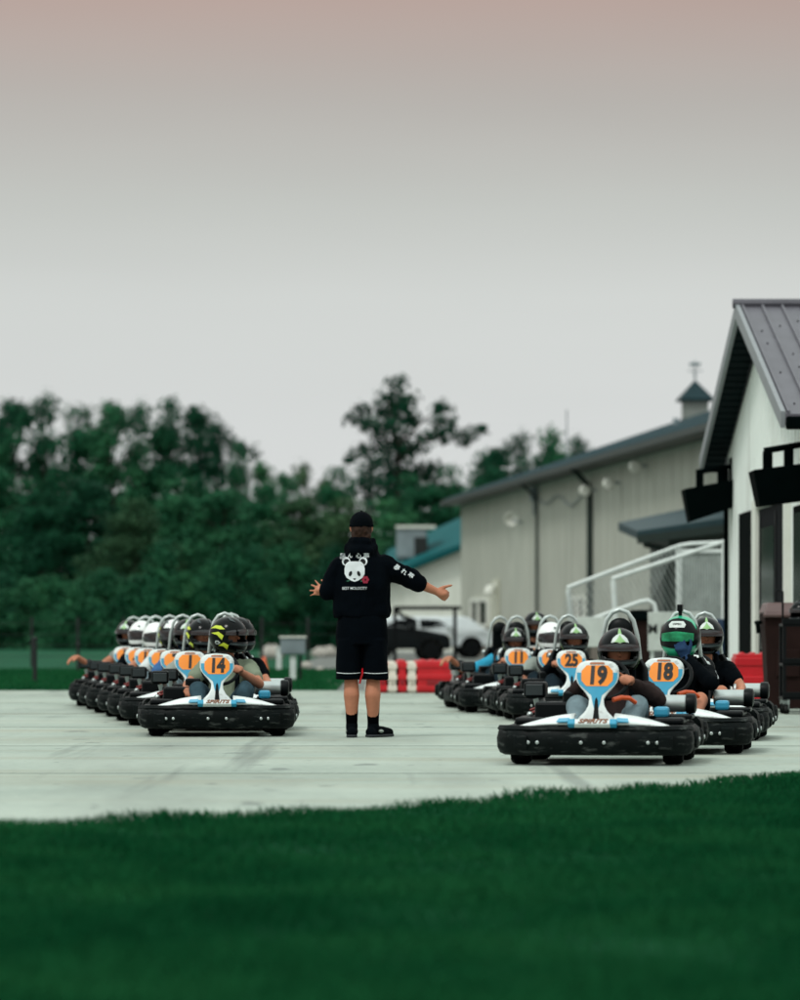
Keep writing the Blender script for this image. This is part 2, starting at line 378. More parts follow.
def blades(name, n, region, hfun, wid, m):
    xs, ys = region(n); n = len(xs)
    h = hfun(xs, ys)*rng.uniform(0.55, 1.25, n); a = rng.uniform(0, 2*np.pi, n); lean = rng.uniform(0, 0.7, n); la = rng.uniform(0, 2*np.pi, n)
    dx, dy = np.cos(a)*wid*rng.uniform(.7, 1.4, n), np.sin(a)*wid
    v = np.zeros((n, 4, 3), np.float32)
    v[:, 0] = np.stack([xs-dx, ys-dy, np.zeros(n)], 1); v[:, 1] = np.stack([xs+dx, ys+dy, np.zeros(n)], 1)
    mx_, my_ = xs+np.cos(la)*lean*h*.35, ys+np.sin(la)*lean*h*.35
    v[:, 2] = np.stack([mx_+dx*.6, my_+dy*.6, h*.62], 1); v[:, 3] = np.stack([xs+np.cos(la)*lean*h, ys+np.sin(la)*lean*h, h], 1)
    idx = (np.arange(n)*4)[:, None]
    tri = np.concatenate([idx+np.array([0, 1, 2]), idx+np.array([0, 2, 3])], 1).reshape(-1).astype(np.int32)
    me = bpy.data.meshes.new(name); me.vertices.add(n*4); me.vertices.foreach_set('co', v.reshape(-1))
    me.loops.add(len(tri)); me.loops.foreach_set('vertex_index', tri); me.polygons.add(n*2)
    me.polygons.foreach_set('loop_start', np.arange(0, len(tri), 3, dtype=np.int32)); me.update(); me.materials.append(m)
    o = bpy.data.objects.new(name, me); link(o); tag(o, 'short green lawn grass', 'grass', kind='stuff'); return o
def fore(n):
    y = 8.2 + (30-8.2)*rng.random(n)**1.25; x = rng.uniform(-1, 1, n)*(0.1*y+1.3)
    ey = np.interp(x, [e[0] for e in EDGE], [e[1] for e in EDGE]) + rng.normal(0, 0.10, n)+0.05*np.sin(x*3.1)+0.05*np.sin(x*9.7+1)
    k = y < ey; return x[k], y[k]
blades('lawn_grass', 380000, fore, lambda x, y: 0.044+0.016*np.sin(x*1.7+y*0.9)*np.sin(y*0.7)+0.014*np.sin(x*5.3+1)*np.sin(y*2.9+x), 0.0028, M['blade'])
def back(n):
    y = rng.uniform(57.4, 85, n); x = rng.uniform(-10.5, -0.9, n); return x, y
blades('lawn_grass', 60000, back, lambda x, y: np.full(len(x), 0.06), 0.006, M['blade'])

# ------------------------------------------------------------------ trees
def leaf_cloud(clumps, per, size, seed):
    g = np.random.default_rng(seed); vs = []
    for (cx, cy, cz, r) in clumps:
        n = int(per*(r**2)); n = max(12, n)
        d = g.normal(size=(n, 3)); d /= np.linalg.norm(d, axis=1)[:, None]
        rad = r*g.random(n)**0.45*(0.75+0.5*g.random(n)); c = np.array([cx, cy, cz])+d*rad[:, None]*np.array([1.1, 1.1, .85])
        nn = d + g.normal(size=(n, 3))*.42 + np.array([0, 0, .35]); nn /= np.linalg.norm(nn, axis=1)[:, None]
        u = np.cross(nn, g.normal(size=(n, 3))); u /= np.linalg.norm(u, axis=1)[:, None]; w_ = np.cross(nn, u)
        s = size*g.uniform(.45, 1.3, n)[:, None]
        vs.append(np.stack([c-u*s, c+w_*s*.55, c+u*s, c-w_*s*.55], 1))
    v = np.concatenate(vs).astype(np.float32); n = len(v)
    me = bpy.data.meshes.new('crown'); me.vertices.add(n*4); me.vertices.foreach_set('co', v.reshape(-1))
    li = np.arange(n*4, dtype=np.int32); me.loops.add(n*4); me.loops.foreach_set('vertex_index', li); me.polygons.add(n)
    me.polygons.foreach_set('loop_start', np.arange(0, n*4, 4, dtype=np.int32)); me.update(); return me
def trunk_mesh(h, r, clumps, seed):
    g = random.Random(seed); b = MB(); top = Vector((g.uniform(-.3, .3), g.uniform(-.3, .3), h*.8))
    pts = [Vector((0, 0, -0.1)), Vector((0.05, 0, h*.2)), Vector((g.uniform(-.2, .2), g.uniform(-.2, .2), h*.5)), top]
    b.tube(pts, [r*1.25, r, r*.7, r*.25], n=7)
    for c in g.sample(clumps, min(12, len(clumps))):
        c = Vector(c[:3]); t = max(0.15, min(.75, (c.z-1.2)/h)); k = t/.8*3; i = min(2, int(k)); s = pts[i].lerp(pts[i+1], min(1, k-i))
        mid = s.lerp(c, .5)+Vector((0, 0, .25)); b.tube([s, mid, c], [r*.4, r*.25, r*.08], n=5)
    me = b.mesh('trunk'); me.materials.append(M['bark']); return me
def gen_clumps(H_, W_, n, seed, low=0.12, shape='round'):
    g = random.Random(seed); out = []
    while len(out) < n:
        z = g.uniform(low, 0.97); a = g.uniform(0, 2*math.pi)
        if shape == 'round': prof = math.sin(math.pi*min(1, max(0.03, (z-low*.4)/(1.0-low*.4)))**0.8)**0.6
        elif shape == 'cone': prof = (1-z)*1.15+.08
        else: prof = 0.55+0.45*math.sin(z*9+a)
        rr = W_/2*prof*math.sqrt(g.random())*(0.75+0.35*math.sin(3*a+seed))
        r = g.uniform(.65, 1.35)*(1.15-0.45*z)
        out.append((rr*math.cos(a), rr*math.sin(a), z*H_-r*.4, r))
    return out
TPL = []
for i, (hh, ww, n, low, sh) in enumerate(((12, 7.5, 95, .06, 'round'), (12, 6.6, 80, .08, 'round'), (12, 6.8, 76, .1, 'ragged'), (12, 5.2, 60, .05, 'cone'), (6, 6.5, 50, .02, 'round'), (4, 5.5, 34, .0, 'round'))):
    cl = gen_clumps(hh, ww, n, 31+i, low, sh)
    TPL.append((hh, ww, leaf_cloud(cl, 240, 0.13, 50+i), trunk_mesh(hh, .2 if hh > 6 else .1, cl, i)))
MESHES = {}
def tree(px, top, wpx, Y, k, leaf, label, group='trees of the wood behind the track', name='tree', cat='tree', base=None):
    hh, ww, cm, tm = TPL[k]; s = F/Y; b = P(px, 628, Y); b.z = 0
    Ht = CH+(H-top)/s; o = empty(name, b, random.uniform(0, 6.28))
    tag(o, label, cat, group)
    key = (k, leaf)
    if key not in MESHES:
        c = cm.copy(); c.name = 'crown'; c.materials.append(M[leaf]); MESHES[key] = c
    c = bpy.data.objects.new('crown' if name == 'tree' else 'foliage', MESHES[key]); link(c, o)
    t = bpy.data.objects.new('trunk' if name == 'tree' else 'stem', tm); link(t, o)
    fx = wpx/s/ww
    for q in (c, t): q.scale = (fx, fx, Ht/hh)
    return o
W_ = 'of the wood'
skyline = [
 (-18, 418, 85, 205, 0, 'leaf_deep', 'broad dark tree cut off by the left edge of the picture'),
 (-58, 412, 70, 208, 1, 'leaf_mid', 'green tree standing just outside the left edge of the picture'),
 (-96, 420, 75, 204, 0, 'leaf_deep', 'dark tree further out beyond the left edge of the picture'),
 (14, 402, 70, 215, 1, 'leaf_deep', 'tall dark tree near the left edge, its top among the highest of the left wood'),
 (46, 397, 62, 208, 2, 'leaf_deep', 'ragged topped tree that is the highest point of the wood above the far karts'),
 (82, 408, 70, 214, 0, 'leaf_mid', 'rounded tree next right of the ragged highest one in the left wood'),
 (112, 404, 60, 206, 1, 'leaf_deep', 'narrow dark tree standing above the first white helmets of the left row'),
 (140, 406, 56, 212, 2, 'leaf_deep', 'open ragged tree above the middle of the left kart row'),
 (168, 401, 66, 208, 0, 'leaf_deep', 'full dark tree with a high rounded crown above the left kart row'),
 (198, 409, 60, 213, 1, 'leaf_deep', 'dark tree above the kart numbered 14, just right of the full round crown'),
 (216, 424, 44, 207, 2, 'leaf_deep', 'tree at the right shoulder of the high wood where the skyline falls'),
 (238, 446, 34, 203, 0, 'leaf_deep', 'smaller tree on the falling skyline right of the high wood'),
 (262, 466, 36, 205, 1, 'leaf_mid', 'low tree at the foot of the falling skyline, left of the dip'),
 (306, 468, 46, 224, 2, 'leaf_olive', 'thin wispy pale tree in the skyline dip left of the standing man'),
 (336, 472, 52, 196, 0, 'leaf_mid', 'bushy tree directly left of the lone tall tree'),
 (286, 478, 36, 200, 1, 'leaf_deep', 'small dark tree in the low dip of the skyline right of the high wood'),
 (448, 470, 60, 214, 0, 'leaf_mid', 'green tree just above the left end of the beige building roof'),
 (492, 452, 56, 190, 1, 'leaf_deep', 'tree behind the beige building roof, nearest the lone tall tree'),
 (522, 436, 48, 188, 2, 'leaf_deep', 'ragged dark tree behind the middle of the beige building roof'),
 (552, 434, 50, 192, 3, 'leaf_mid', 'pointed tree behind the beige roof beside the thin mast'),
 (578, 440, 42, 186, 2, 'leaf_deep', 'last tree to the right showing above the beige building roof'),
 (612, 452, 50, 190, 1, 'leaf_deep', 'tree mostly hidden behind the ridge end of the beige building roof'),
]
for a in skyline: tree(a[0], a[1]-10, a[2]*1.75, *a[3:])
mid = [
 (-6, 470, 80, 190, 1, 'leaf_mid'), (40, 492, 80, 184, 0, 'leaf_deep'), (88, 480, 85, 186, 1, 'leaf_deep'), (134, 500, 80, 180, 0, 'leaf_olive'), (182, 478, 90, 186, 0, 'leaf_deep'),
 (222, 490, 80, 180, 1, 'leaf_deep'), (262, 486, 70, 184, 0, 'leaf_mid'), (300, 500, 80, 178, 1, 'leaf_olive'), (348, 500, 80, 176, 0, 'leaf_olive'), (390, 500, 76, 176, 0, 'leaf_mid'), (430, 488, 80, 182, 1, 'leaf_mid'), (470, 490, 70, 184, 0, 'leaf_deep'), (496, 466, 66, 186, 1, 'leaf_deep'), (530, 456, 66, 186, 0, 'leaf_deep'), (566, 454, 60, 186, 0, 'leaf_mid'), (412, 474, 64, 190, 0, 'leaf_deep')]
for a in mid: tree(a[0], a[1]-6, a[2]*1.5, *a[3:], 'dark leafy tree inside the dense wood below its skyline')
for i in range(22):
    px = -100 + i*26 + random.uniform(-6, 6); top = random.uniform(535, 592)
    tree(px, top, random.uniform(75, 110), random.uniform(160, 174), random.choice((4, 5, 4)), random.choice(('leaf_deep', 'leaf_deep', 'leaf_mid')),
         'dark bush in the undergrowth along the foot of the wood', 'bushes along the foot of the wood', 'bush', 'bush')
# lone tall tree with gaps in its crown
Yt = 205; st = F/Yt
cl = []
for px, py, r in ((398, 384, 9), (392, 396, 12), (408, 398, 11), (384, 408, 12), (402, 412, 13), (414, 416, 9), (360, 410, 8), (355, 420, 8), (368, 424, 7), (378, 428, 12), (396, 430, 13), (443, 410, 10), (436, 420, 9), (450, 421, 6),
                  (430, 433, 9), (448, 438, 12), (464, 436, 10), (476, 433, 8), (484, 430, 5), (418, 447, 11), (384, 446, 13), (402, 452, 13), (362, 450, 9), (352, 459, 8), (372, 465, 13), (392, 470, 16), (412, 472, 14), (432, 470, 11), (366, 484, 15), (388, 490, 17), (410, 492, 17), (430, 490, 13), (380, 510, 18), (405, 512, 19)):
    for _ in range(2):
        cl.append(((px-396)/st+random.uniform(-.25, .25), random.uniform(-2.0, 2.0)*(r/16+.3), CH+(H-py)/st+random.uniform(-.2, .2), r/st*1.22))
lone = empty('tree', (P(396, 628, Yt).x, Yt, 0)); tag(lone, 'lone tall tree with an open gappy crown behind the standing man', 'tree')
cm = leaf_cloud(cl, 190, 0.15, 99); cm.materials.append(M['leaf_deep']); link(bpy.data.objects.new('crown', cm), lone)
link(bpy.data.objects.new('trunk', trunk_mesh(13.5, .28, cl, 5)), lone)

# wire fence in front of the wood
def fence_run():
    y = 92.0
    o = empty('wire_fence', (-9, y, 0)); tag(o, 'dark wire fence on thin posts along the lawn in front of the wood', 'fence')
    xs = [(-14+46*i-400)*y/F for i in range(9)]
    for x in xs:
        MB().tube([(x+9, 0, 0), (x+9, 0, 1.15)], .035, n=8).build('post', M['post_dark'], o, smooth=True)
    b = MB()
    for z in (.25, .5, .75, 1.0): b.tube([(xs[0]+9, 0, z), (xs[-1]+9, 0, z)], .006, n=5)
    b.build('wire', M['post_dark'], o)
fence_run()
for px, py0, py1, lab in ((35, 640, 683, 'dark post standing on the lawn at the far left, left of the kart row'), (78, 645, 672, 'thin dark post on the lawn behind the far end of the left kart row')):
    g_ = G(px, py1); top = CH-(py0-H)*g_.y/F
    o = empty('lawn_post', g_); tag(o, lab, 'post')
    MB().tube([(0, 0, -.05), (0, 0, top)], .035, n=8).build('shaft', M['post_dark'], o, smooth=True)
    MB().lathe([(.045, 0), (.045, .03), (.02, .05)], (0, 0, top), n=8).build('cap', M['post_dark'], o)

# ------------------------------------------------------------------ beige metal building
def main_building():
    A = Vector((2.03, 133.0, 0)); ang = math.atan2(-.9953, .0968)
    o = empty('metal_building', A, ang); tag(o, 'long beige metal building with dark green roof and ridge cupola', 'building')
    u = Vector((.0968, -.9953)); n = Vector((.9953, .0968)); Lw = 64.0; RY = 7.7; EZ = 5.2; RZ = 7.78
    def wx(px):                             # along-wall distance seen at a pixel column
        k = (px-400)/F; return (k*A.y-A.x)/(u.x-k*u.y)
    def wz(px, py): Y = A.y+u.y*wx(px); return CH-(py-H)*Y/F
    b = MB()
    D = RY*2
    poly = [(0, 0), (D, 0), (D, EZ), (RY, RZ-.12), (0, EZ)]
    b.prism(poly, 0, Lw, lambda a, z, t: (t, a, z))
    x = .15
    while x < Lw-.1:
        b.box((x, -.007, EZ/2+.2), (.12, .014, EZ-.5)); x += 1.25
    b.build('wall', M['beige_wall'], o)
    b = MB()
    b.box((Lw/2, -.04, .27), (Lw, .08, .54)); b.build('stone_base', M['stone'], o)
    b = MB(); t = .14
    sl_ = (RZ-EZ)/RY; ez = EZ-.55*sl_
    for sgn in (0, 1):
        ya, yb = (-.55, RY) if sgn == 0 else (2*RY+.55, RY)
        b.hexa([(-.5, ya, ez), (Lw+.4, ya, ez), (Lw+.4, yb, RZ), (-.5, yb, RZ), (-.5, ya, ez+t), (Lw+.4, ya, ez+t), (Lw+.4, yb, RZ+t), (-.5, yb, RZ+t)])
        x = 0
        while x < Lw:
            b.hexa([(x, ya, ez+t), (x+.04, ya, ez+t), (x+.04, yb, RZ+t), (x, yb, RZ+t), (x, ya, ez+t+.04), (x+.04, ya, ez+t+.04), (x+.04, yb, RZ+t+.04), (x, yb, RZ+t+.04)]); x += .6
    b.build('roof', M['green_roof'], o)
    b = MB(); b.box((Lw/2, -.60, ez+.04), (Lw+.9, .10, .14)); b.box((Lw/2, -.28, ez-.03), (Lw, .54, .03)); b.build('gutter', M['green_trim'], o)
    for px, r in ((540, .045), (593, .075)):
        x = wx(px); MB().tube([(x, -.55, ez), (x, -.12, ez-.45), (x, -.09, ez-.6), (x, -.09, .1)], r, n=8).build('downspout', M['green_trim'], o, smooth=True)
    # windows
    for px, y0, y1, ww in ((481, 600, 626, 4.6), (581, 598, 628, 2.2)):
        x = wx(px); z0, z1 = wz(px, y1), wz(px, y0); zc = (z0+z1)/2; h = z1-z0
        f = MB()
        for dz in (h/2, -h/2): f.box((x, -.05, zc+dz), (ww, .1, .12))
        for dx in (-ww/2, -.06*ww, ww/2): f.box((x+dx, -.05, zc), (.4, .098, h))
        fo = f.build('window', M['white_trim'], o)
        MB().box((x, -.025, zc), (ww, .03, h)).build('pane', M['glass_dark'], fo)
    # a side door with canopy lamp above
    x = wx(497); MB().box((x, -.05, 1.25), (1.6, .08, 2.3)).build('door', M['beige_dim'], o)
    # cupola
    cx, cy = 1.0, RY; cz = RZ-.1
    c = MB().box((cx, cy, cz+.38), (.76, .76, .86)); [c.box((cx, cy, cz+.2+.1*i), (.80, .80, .03)) for i in range(6)]
    co_ = c.build('cupola', mat('louvre_grey', '#8f948f', rough=.6, spec=.15), o)
    b = MB(); e = .56; z0 = cz+.80; b.add([(cx-e, cy-e, z0), (cx+e, cy-e, z0), (cx+e, cy+e, z0), (cx-e, cy+e, z0), (cx, cy, z0+.66), ], [(0, 1, 2, 3), (0, 1, 4), (1, 2, 4), (2, 3, 4), (3, 0, 4)])
    b.box((cx, cy, z0-.03), (1.1, 1.1, .06)); b.build('cupola_roof', mat('cupola_green', '#1b3237', rough=.6, spec=.15), co_)
    b = MB().tube([(cx, cy, z0+.65), (cx, cy, z0+1.3)], .022, n=6); b.box((cx, cy, z0+.95), (.5, .03, .03)); b.box((cx, cy, z0+.95), (.03, .5, .03)); b.ball((cx, cy, z0+.8), .06, 8, 6)
    b.box((cx, cy, z0+1.17), (.26, .34, .1)); b.build('weathervane', M['hvac'], co_)
    for px, py, h in ((603, 441, .45), (556, 462, .25)):
        x = wx(px)-4; yy = 4.0; z = EZ+sl_*yy+.1; MB().tube([(x, yy, z), (x, yy, z+h)], .09, n=8).build('vent_pipe', M['hvac'], o, smooth=True)
    x = 3.2; MB().tube([(x, 3.1, 6.2), (x, 3.1, 8.0)], .02, n=6).build('mast', M['hvac'], o)
    # fittings fixed on the wall
    def fit(name, px, py, lab, cat, fn):
        x = wx(px); z = wz(px, py); e = empty(name, A+Vector((u.x*x-n.x*.02, u.y*x-n.y*.02, z)), ang); tag(e, lab, cat); fn(e)
    def flood(e):
        MB().tube([(0, 0, 0), (0, -.25, .02)], .03, n=8).build('arm', M['hvac'], e)
        MB().lathe([(.03, -.16), (.11, -.12), (.15, .0), (.15, .05), (.12, .09)], (.05, -.3, -.02), 'x', 14).build('lamp_head', M['white_trim'], e, smooth=True)
    fit('floodlight', 597, 490, 'white round floodlight beside the thick green downspout under the eave', 'lamp', flood)
    fit('floodlight', 648, 466, 'small white round floodlight high on the beige wall near the right hand building', 'lamp', flood)
    fit('floodlight', 621, 483, 'white floodlight under the eave midway between downspout and right hand building', 'lamp', flood)
    def dish(e):
        MB().tube([(0, 0, -.1), (0, -.3, -.05)], .03, n=8).build('arm', M['hvac'], e)
        MB().lathe([(.02, -.06), (.13, -.02), (.2, .05), (.21, .04), (.13, -.05)], (0, -.34, 0), 'x', 18).build('dish', M['white_trim'], e, smooth=True)
    fit('satellite_dish', 523, 519, 'small white dish on the beige wall left of the thin downspout', 'dish', dish)
    def jbox(e):
        MB().box((0, -.1, 0), (.3, .2, .4)).build('housing', M['hvac'], e, bevel=.02)
        MB().tube([(0, -.1, -.2), (0, -.1, -.6)], .03, n=6).build('conduit', M['hvac'], e)
    fit('junction_box', 538, 494, 'grey box with conduit at the top of the thin downspout', 'electric box', jbox)
    def slamp(e):
        MB().box((0, -.08, .1), (.3, .14, .16)).build('lamp_base', M['white_trim'], e, bevel=.02)
        MB().lathe([(.05, .1), (.16, -.02), (.18, -.16), (.02, -.2)], (0, -.26, 0), 'z', 12).build('lamp_shade', M['white_trim'], e, smooth=True)
    fit('wall_lamp', 499, 588, 'pale wall lamp over the side door of the beige building', 'lamp', slamp)
    # cable drooping along the wall
    pts = []
    for i in range(15):
        px = 540+53*i/14; pts.append(A+Vector((u.x*wx(px)-n.x*.05, u.y*wx(px)-n.y*.05, wz(px, 498+5*math.sin(i*.9)+3*math.sin(i/14*3.14)))))
    tag(MB().tube(pts, .02, n=5).build('cable', M['hvac']), 'thin cable looping along the beige wall under the eave', 'cable')
main_building()

def small_building():
    Y = 150
    o = empty('low_building', (0, 0, 0)); tag(o, 'low pale building with teal roof left of the big beige one', 'building')
    a = P(382, 583, Y); b2 = P(480, 543, Y)
    b = MB(); b.prism([(a.x, 0), (b2.x, 0), (b2.x, b2.z), (a.x, a.z)], Y+.1, Y+9, lambda x, z, t: (x, t, z))
    x = a.x+.2
    while x < b2.x: b.box((x, Y+.08, (a.z)/2), (.05, .04, a.z-.1)); x += .5
    b.build('wall', M['pale_wall'], o)
    q = MB(); lo0, lo1 = P(376, 584, Y-.4), P(484, 540, Y-.4); up0, up1 = P(388, 556, Y+6), P(484, 512, Y+6)
    d = Vector((0, 0, .22)); q.hexa([lo0, lo1, up1, up0, lo0+d, lo1+d, up1+d, up0+d]); q.build('roof', M['teal_roof'], o)
    x0, x1 = P(384, 583, Y).x, P(476, 583, Y).x
    h = empty('roof_unit', P(413, 560, Y+1.4)); tag(h, 'grey ventilation unit on the teal roof behind the man\'s arm', 'ventilation unit')
    s = F/(Y+1.4); MB().box((-.06, 0, .62), (1.15, 1.0, 1.15)).build('housing', M['hvac'], h, bevel=.06)
    MB().box((.3, -.52, .5), (.5, .06, .7)).build('grille', M['post_dark'], h)
    MB().box((.1, 0, 1.24), (1.5, 1.15, .1)).build('cover', M['white_trim'], h)
    for dx in (-.45, .4): MB().box((dx, 0, -.45), (.12, .8, 1.05)).build('leg', M['hvac'], h)
small_building()

def porch():
    Y0, Y1 = 78.0, 84.0
    o = empty('porch', (5.6, Y0, 0)); tag(o, 'lean-to porch with shade-dark wall and green roof in front of the beige building', 'porch')
    b = MB(); b.hexa([(-.35, 0, 0), (1.7, 0, 0), (1.7, 6, 0), (-.35, 6, 0), (-.35, 0, 2.75), (1.7, 0, 3.1), (1.7, 6, 3.1), (-.35, 6, 2.75)]); b.build('wall', mat('porch_wall_shade', '#38433d', rough=.7), o)  # shade under the porch roof is put into this dark wall colour
    b = MB(); b.hexa([(-1.0, -.5, 2.62), (1.8, -.5, 2.95), (1.8, 6.3, 3.35), (-1.0, 6.3, 2.95), (-1.0, -.5, 2.78), (1.8, -.5, 3.2), (1.8, 6.3, 3.7), (-1.0, 6.3, 3.12)]); b.build('roof', mat('porch_roof', '#2c4044', rough=.6, spec=.15), o)
    MB().box((.4, -.56, 2.79), (2.85, .1, .16), (0, -math.atan2(.36, 2.8), 0)).build('gutter', M['green_trim'], o)
    MB().tube([(-.9, -.5, 2.66), (-.85, -.5, 2.52), (-.45, -.3, 2.42), (-.42, -.08, 2.3), (-.42, -.08, .05)], .06, n=8).build('downspout', M['green_trim'], o, smooth=True)
porch()

# ------------------------------------------------------------------ white gabled building
def white_building():
    X = 4.43; Zf, Zn = 54.0, 43.4; Zm = 48.7; EZ = 3.22; PK = 4.72; XR = 16.0
    o = empty('gabled_building', (X, Zm, 0)); tag(o, 'white gabled building with grey metal roof at the right edge', 'building')
    hw = (Zf-Zn)/2
    b = MB(); b.prism([(-hw, 0), (hw, 0), (hw, EZ), (0, PK-.14), (-hw, EZ)], 0, XR-X, lambda y, z, t: (t, y, z))
    for i in range(18):
        y = -hw+.2+i*.4; zt = EZ+(PK-.14-EZ)*(1-abs(y)/hw)-.1; b.box((-.006, y, zt/2), (.012, .05, zt))
    b.build('wall', M['white_siding'], o)
    sl_ = (PK-EZ)/hw; ov = .55; oh = .3; t = .1
    for sg in (-1, 1):
        ye = sg*(hw+ov); ze = EZ-ov*sl_+.03; b = MB()
        b.hexa([(-oh, ye, ze), (XR-X+.3, ye, ze), (XR-X+.3, 0, PK), (-oh, 0, PK), (-oh, ye, ze+t), (XR-X+.3, ye, ze+t), (XR-X+.3, 0, PK+t), (-oh, 0, PK+t)])
        x = -oh+.02
        while x < XR-X:
            b.hexa([(x, ye, ze+t), (x+.03, ye, ze+t), (x+.03, 0, PK+t), (x, 0, PK+t), (x, ye, ze+t+.035), (x+.03, ye, ze+t+.035), (x+.03, 0, PK+t+.035), (x, 0, PK+t+.035)]); x += .24
        r = b.build('roof', M['roof_grey'], o)
        if sg < 0:
            s = MB()
            for i in range(34):
                fx = -oh+.14+.24*(i//4 % 9); k = .08+.22*(i % 4)+.05*(i % 3); s.ball((fx, ye*(1-k), ze+t+(PK-ze)*k+.006), .012, 6, 4)
            s.build('screws', M['gun_black'], r)
        f = MB(); f.hexa([(-oh-.05, ye-.02*sg, ze-.05), (-oh, ye-.02*sg, ze-.05), (-oh, 0, PK-.05), (-oh-.05, 0, PK-.05), (-oh-.05, ye-.02*sg, ze+t+.03), (-oh, ye-.02*sg, ze+t+.03), (-oh, 0, PK+t+.03), (-oh-.05, 0, PK+t+.03)])
        f.build('fascia', M['fascia'], o)
        f = MB(); f.hexa([(-oh+.002, ye, ze-.03), (-.02, ye, ze-.03), (-.02, 0, PK-.03), (-oh+.002, 0, PK-.03), (-oh+.002, ye, ze-.004), (-.02, ye, ze-.004), (-.02, 0, PK-.004), (-oh+.002, 0, PK-.004)])
        n = 24
        for i in range(n): k = (i+.5)/n; f.box((-oh/2, ye*(1-k), ze-.036+(PK-ze)*k), (oh-.03, .02, .02))
        f.build('soffit', M['soffit'], o)
        MB().box(((XR-X)/2-oh/2, ye+.06*sg, ze+.0), (XR-X+oh, .12, .14)).build('gutter', M['gun_black'], o, bevel=.02)
    MB().tube([(-oh-.08, 0, PK+t+.03), (XR-X+.3, 0, PK+t+.03)], .06, n=8).build('ridge_cap', M['roof_grey'], o, smooth=True)
    MB().box((-.03, hw-.03, EZ/2-.1), (.06, .1, EZ-.2)).build('corner_trim', M['gun_black'], o)
    def wy(px): return X*F/(px-400)-Zm
    def opening(name, p0, p1, z0, z1, m, dx=.03):
        a, c = wy(p1), wy(p0); return MB().box((-dx/2, (a+c)/2, (z0+z1)/2), (dx, c-a, z1-z0)).build(name, m, o)
    top = CH+(H-508)/F*49.0
    opening('shutter', 742.5, 756.5, .02, top, M['gun_black'], .05)
    f = MB()
    for p0, p1 in ((757, 761), (789, 792)):
        a, c = wy(p1), wy(p0); f.box((-.035, (a+c)/2, top/2), (.07, c-a, top))
    a, c = wy(792), wy(757); f.box((-.035, (a+c)/2, top+.05), (.074, c-a, .1))
    f.build('door_frame', M['white_trim'], o)
    d = opening('door', 761.3, 788.7, .02, top-.02, M['door_dark'], .03)
    a, c = wy(788), wy(762); s = MB()
    for k in (.04, .34, .96): s.box((-.036, a+(c-a)*k, top/2), (.016, .07, top-.2))
    s.build('door_stile', M['black_metal'], d)
    MB().box((-.034, a+(c-a)*.66, top*.58), (.01, (c-a)*.5, top*.62)).build('pane', M['glass_dark'], d)
    w2 = opening('window', 797.5, 812, .9, 2.25, M['gun_black'], .05)
    a, c = wy(811), wy(798.5); MB().box((-.056, (a+c)/2, 1.57), (.008, c-a, 1.2)).build('pane', M['glass_dark'], w2)
    return o
white_building()

def hood(px0, px1, yt0, yt1, yb0, yb1, inset0, inset1, Y, lab):
    # black tapered speaker cabinet hung from a bracket
    a, b = P(px0, yt0, Y), P(px1, yt1, Y); c, d = P(px0+inset0, yb0, Y), P(px1-inset1, yb1, Y)
    o = empty('hanging_speaker', ((a.x+b.x)/2, Y, (c.z+d.z)/2)); tag(o, lab, 'speaker'); q = o.location.copy()
    w = .55
    m = MB(); m.hexa([c-q, d-q, d-q+Vector((0, w, 0)), c-q+Vector((0, w, 0)), a-q+Vector((0, -.06, 0)), b-q+Vector((0, -.06, 0)), b-q+Vector((0, w+.06, 0)), a-q+Vector((0, w+.06, 0))])
    m.build('cabinet', M['gun_black'], o, bevel=.012)
    t = a.lerp(b, .3)-q; e = Vector((4.43, Y, (a.z+b.z)/2+.2))-q
    for k in (.32, .72):
        p = a.lerp(b, k)-q+Vector((0, w/2, 0)); MB().box(p+Vector((0, 0, .09)), (.1, .1, .2)).build('hanger', M['gun_black'], o)
    p0 = a.lerp(b, .25)-q+Vector((0, w/2, .2)); p1 = Vector((4.44-q.x, w/2, p0.z+.08))
    MB().tube([p0, p1], .04, n=6).build('bracket_arm', M['gun_black'], o)
    MB().box(p1+Vector((-.015, 0, -.04)), (.03, .3, .3)).build('wall_plate', M['gun_black'], o)
    return o
hood(684, 738, 489, 479, 522, 506, 6, 0, 53.2, 'black tapered speaker hung at the far corner of the white building')
hood(753, 806, 470, 463, 506, 500, 7, 0, 43.3, 'black tapered speaker hung over the dark door of the white building')

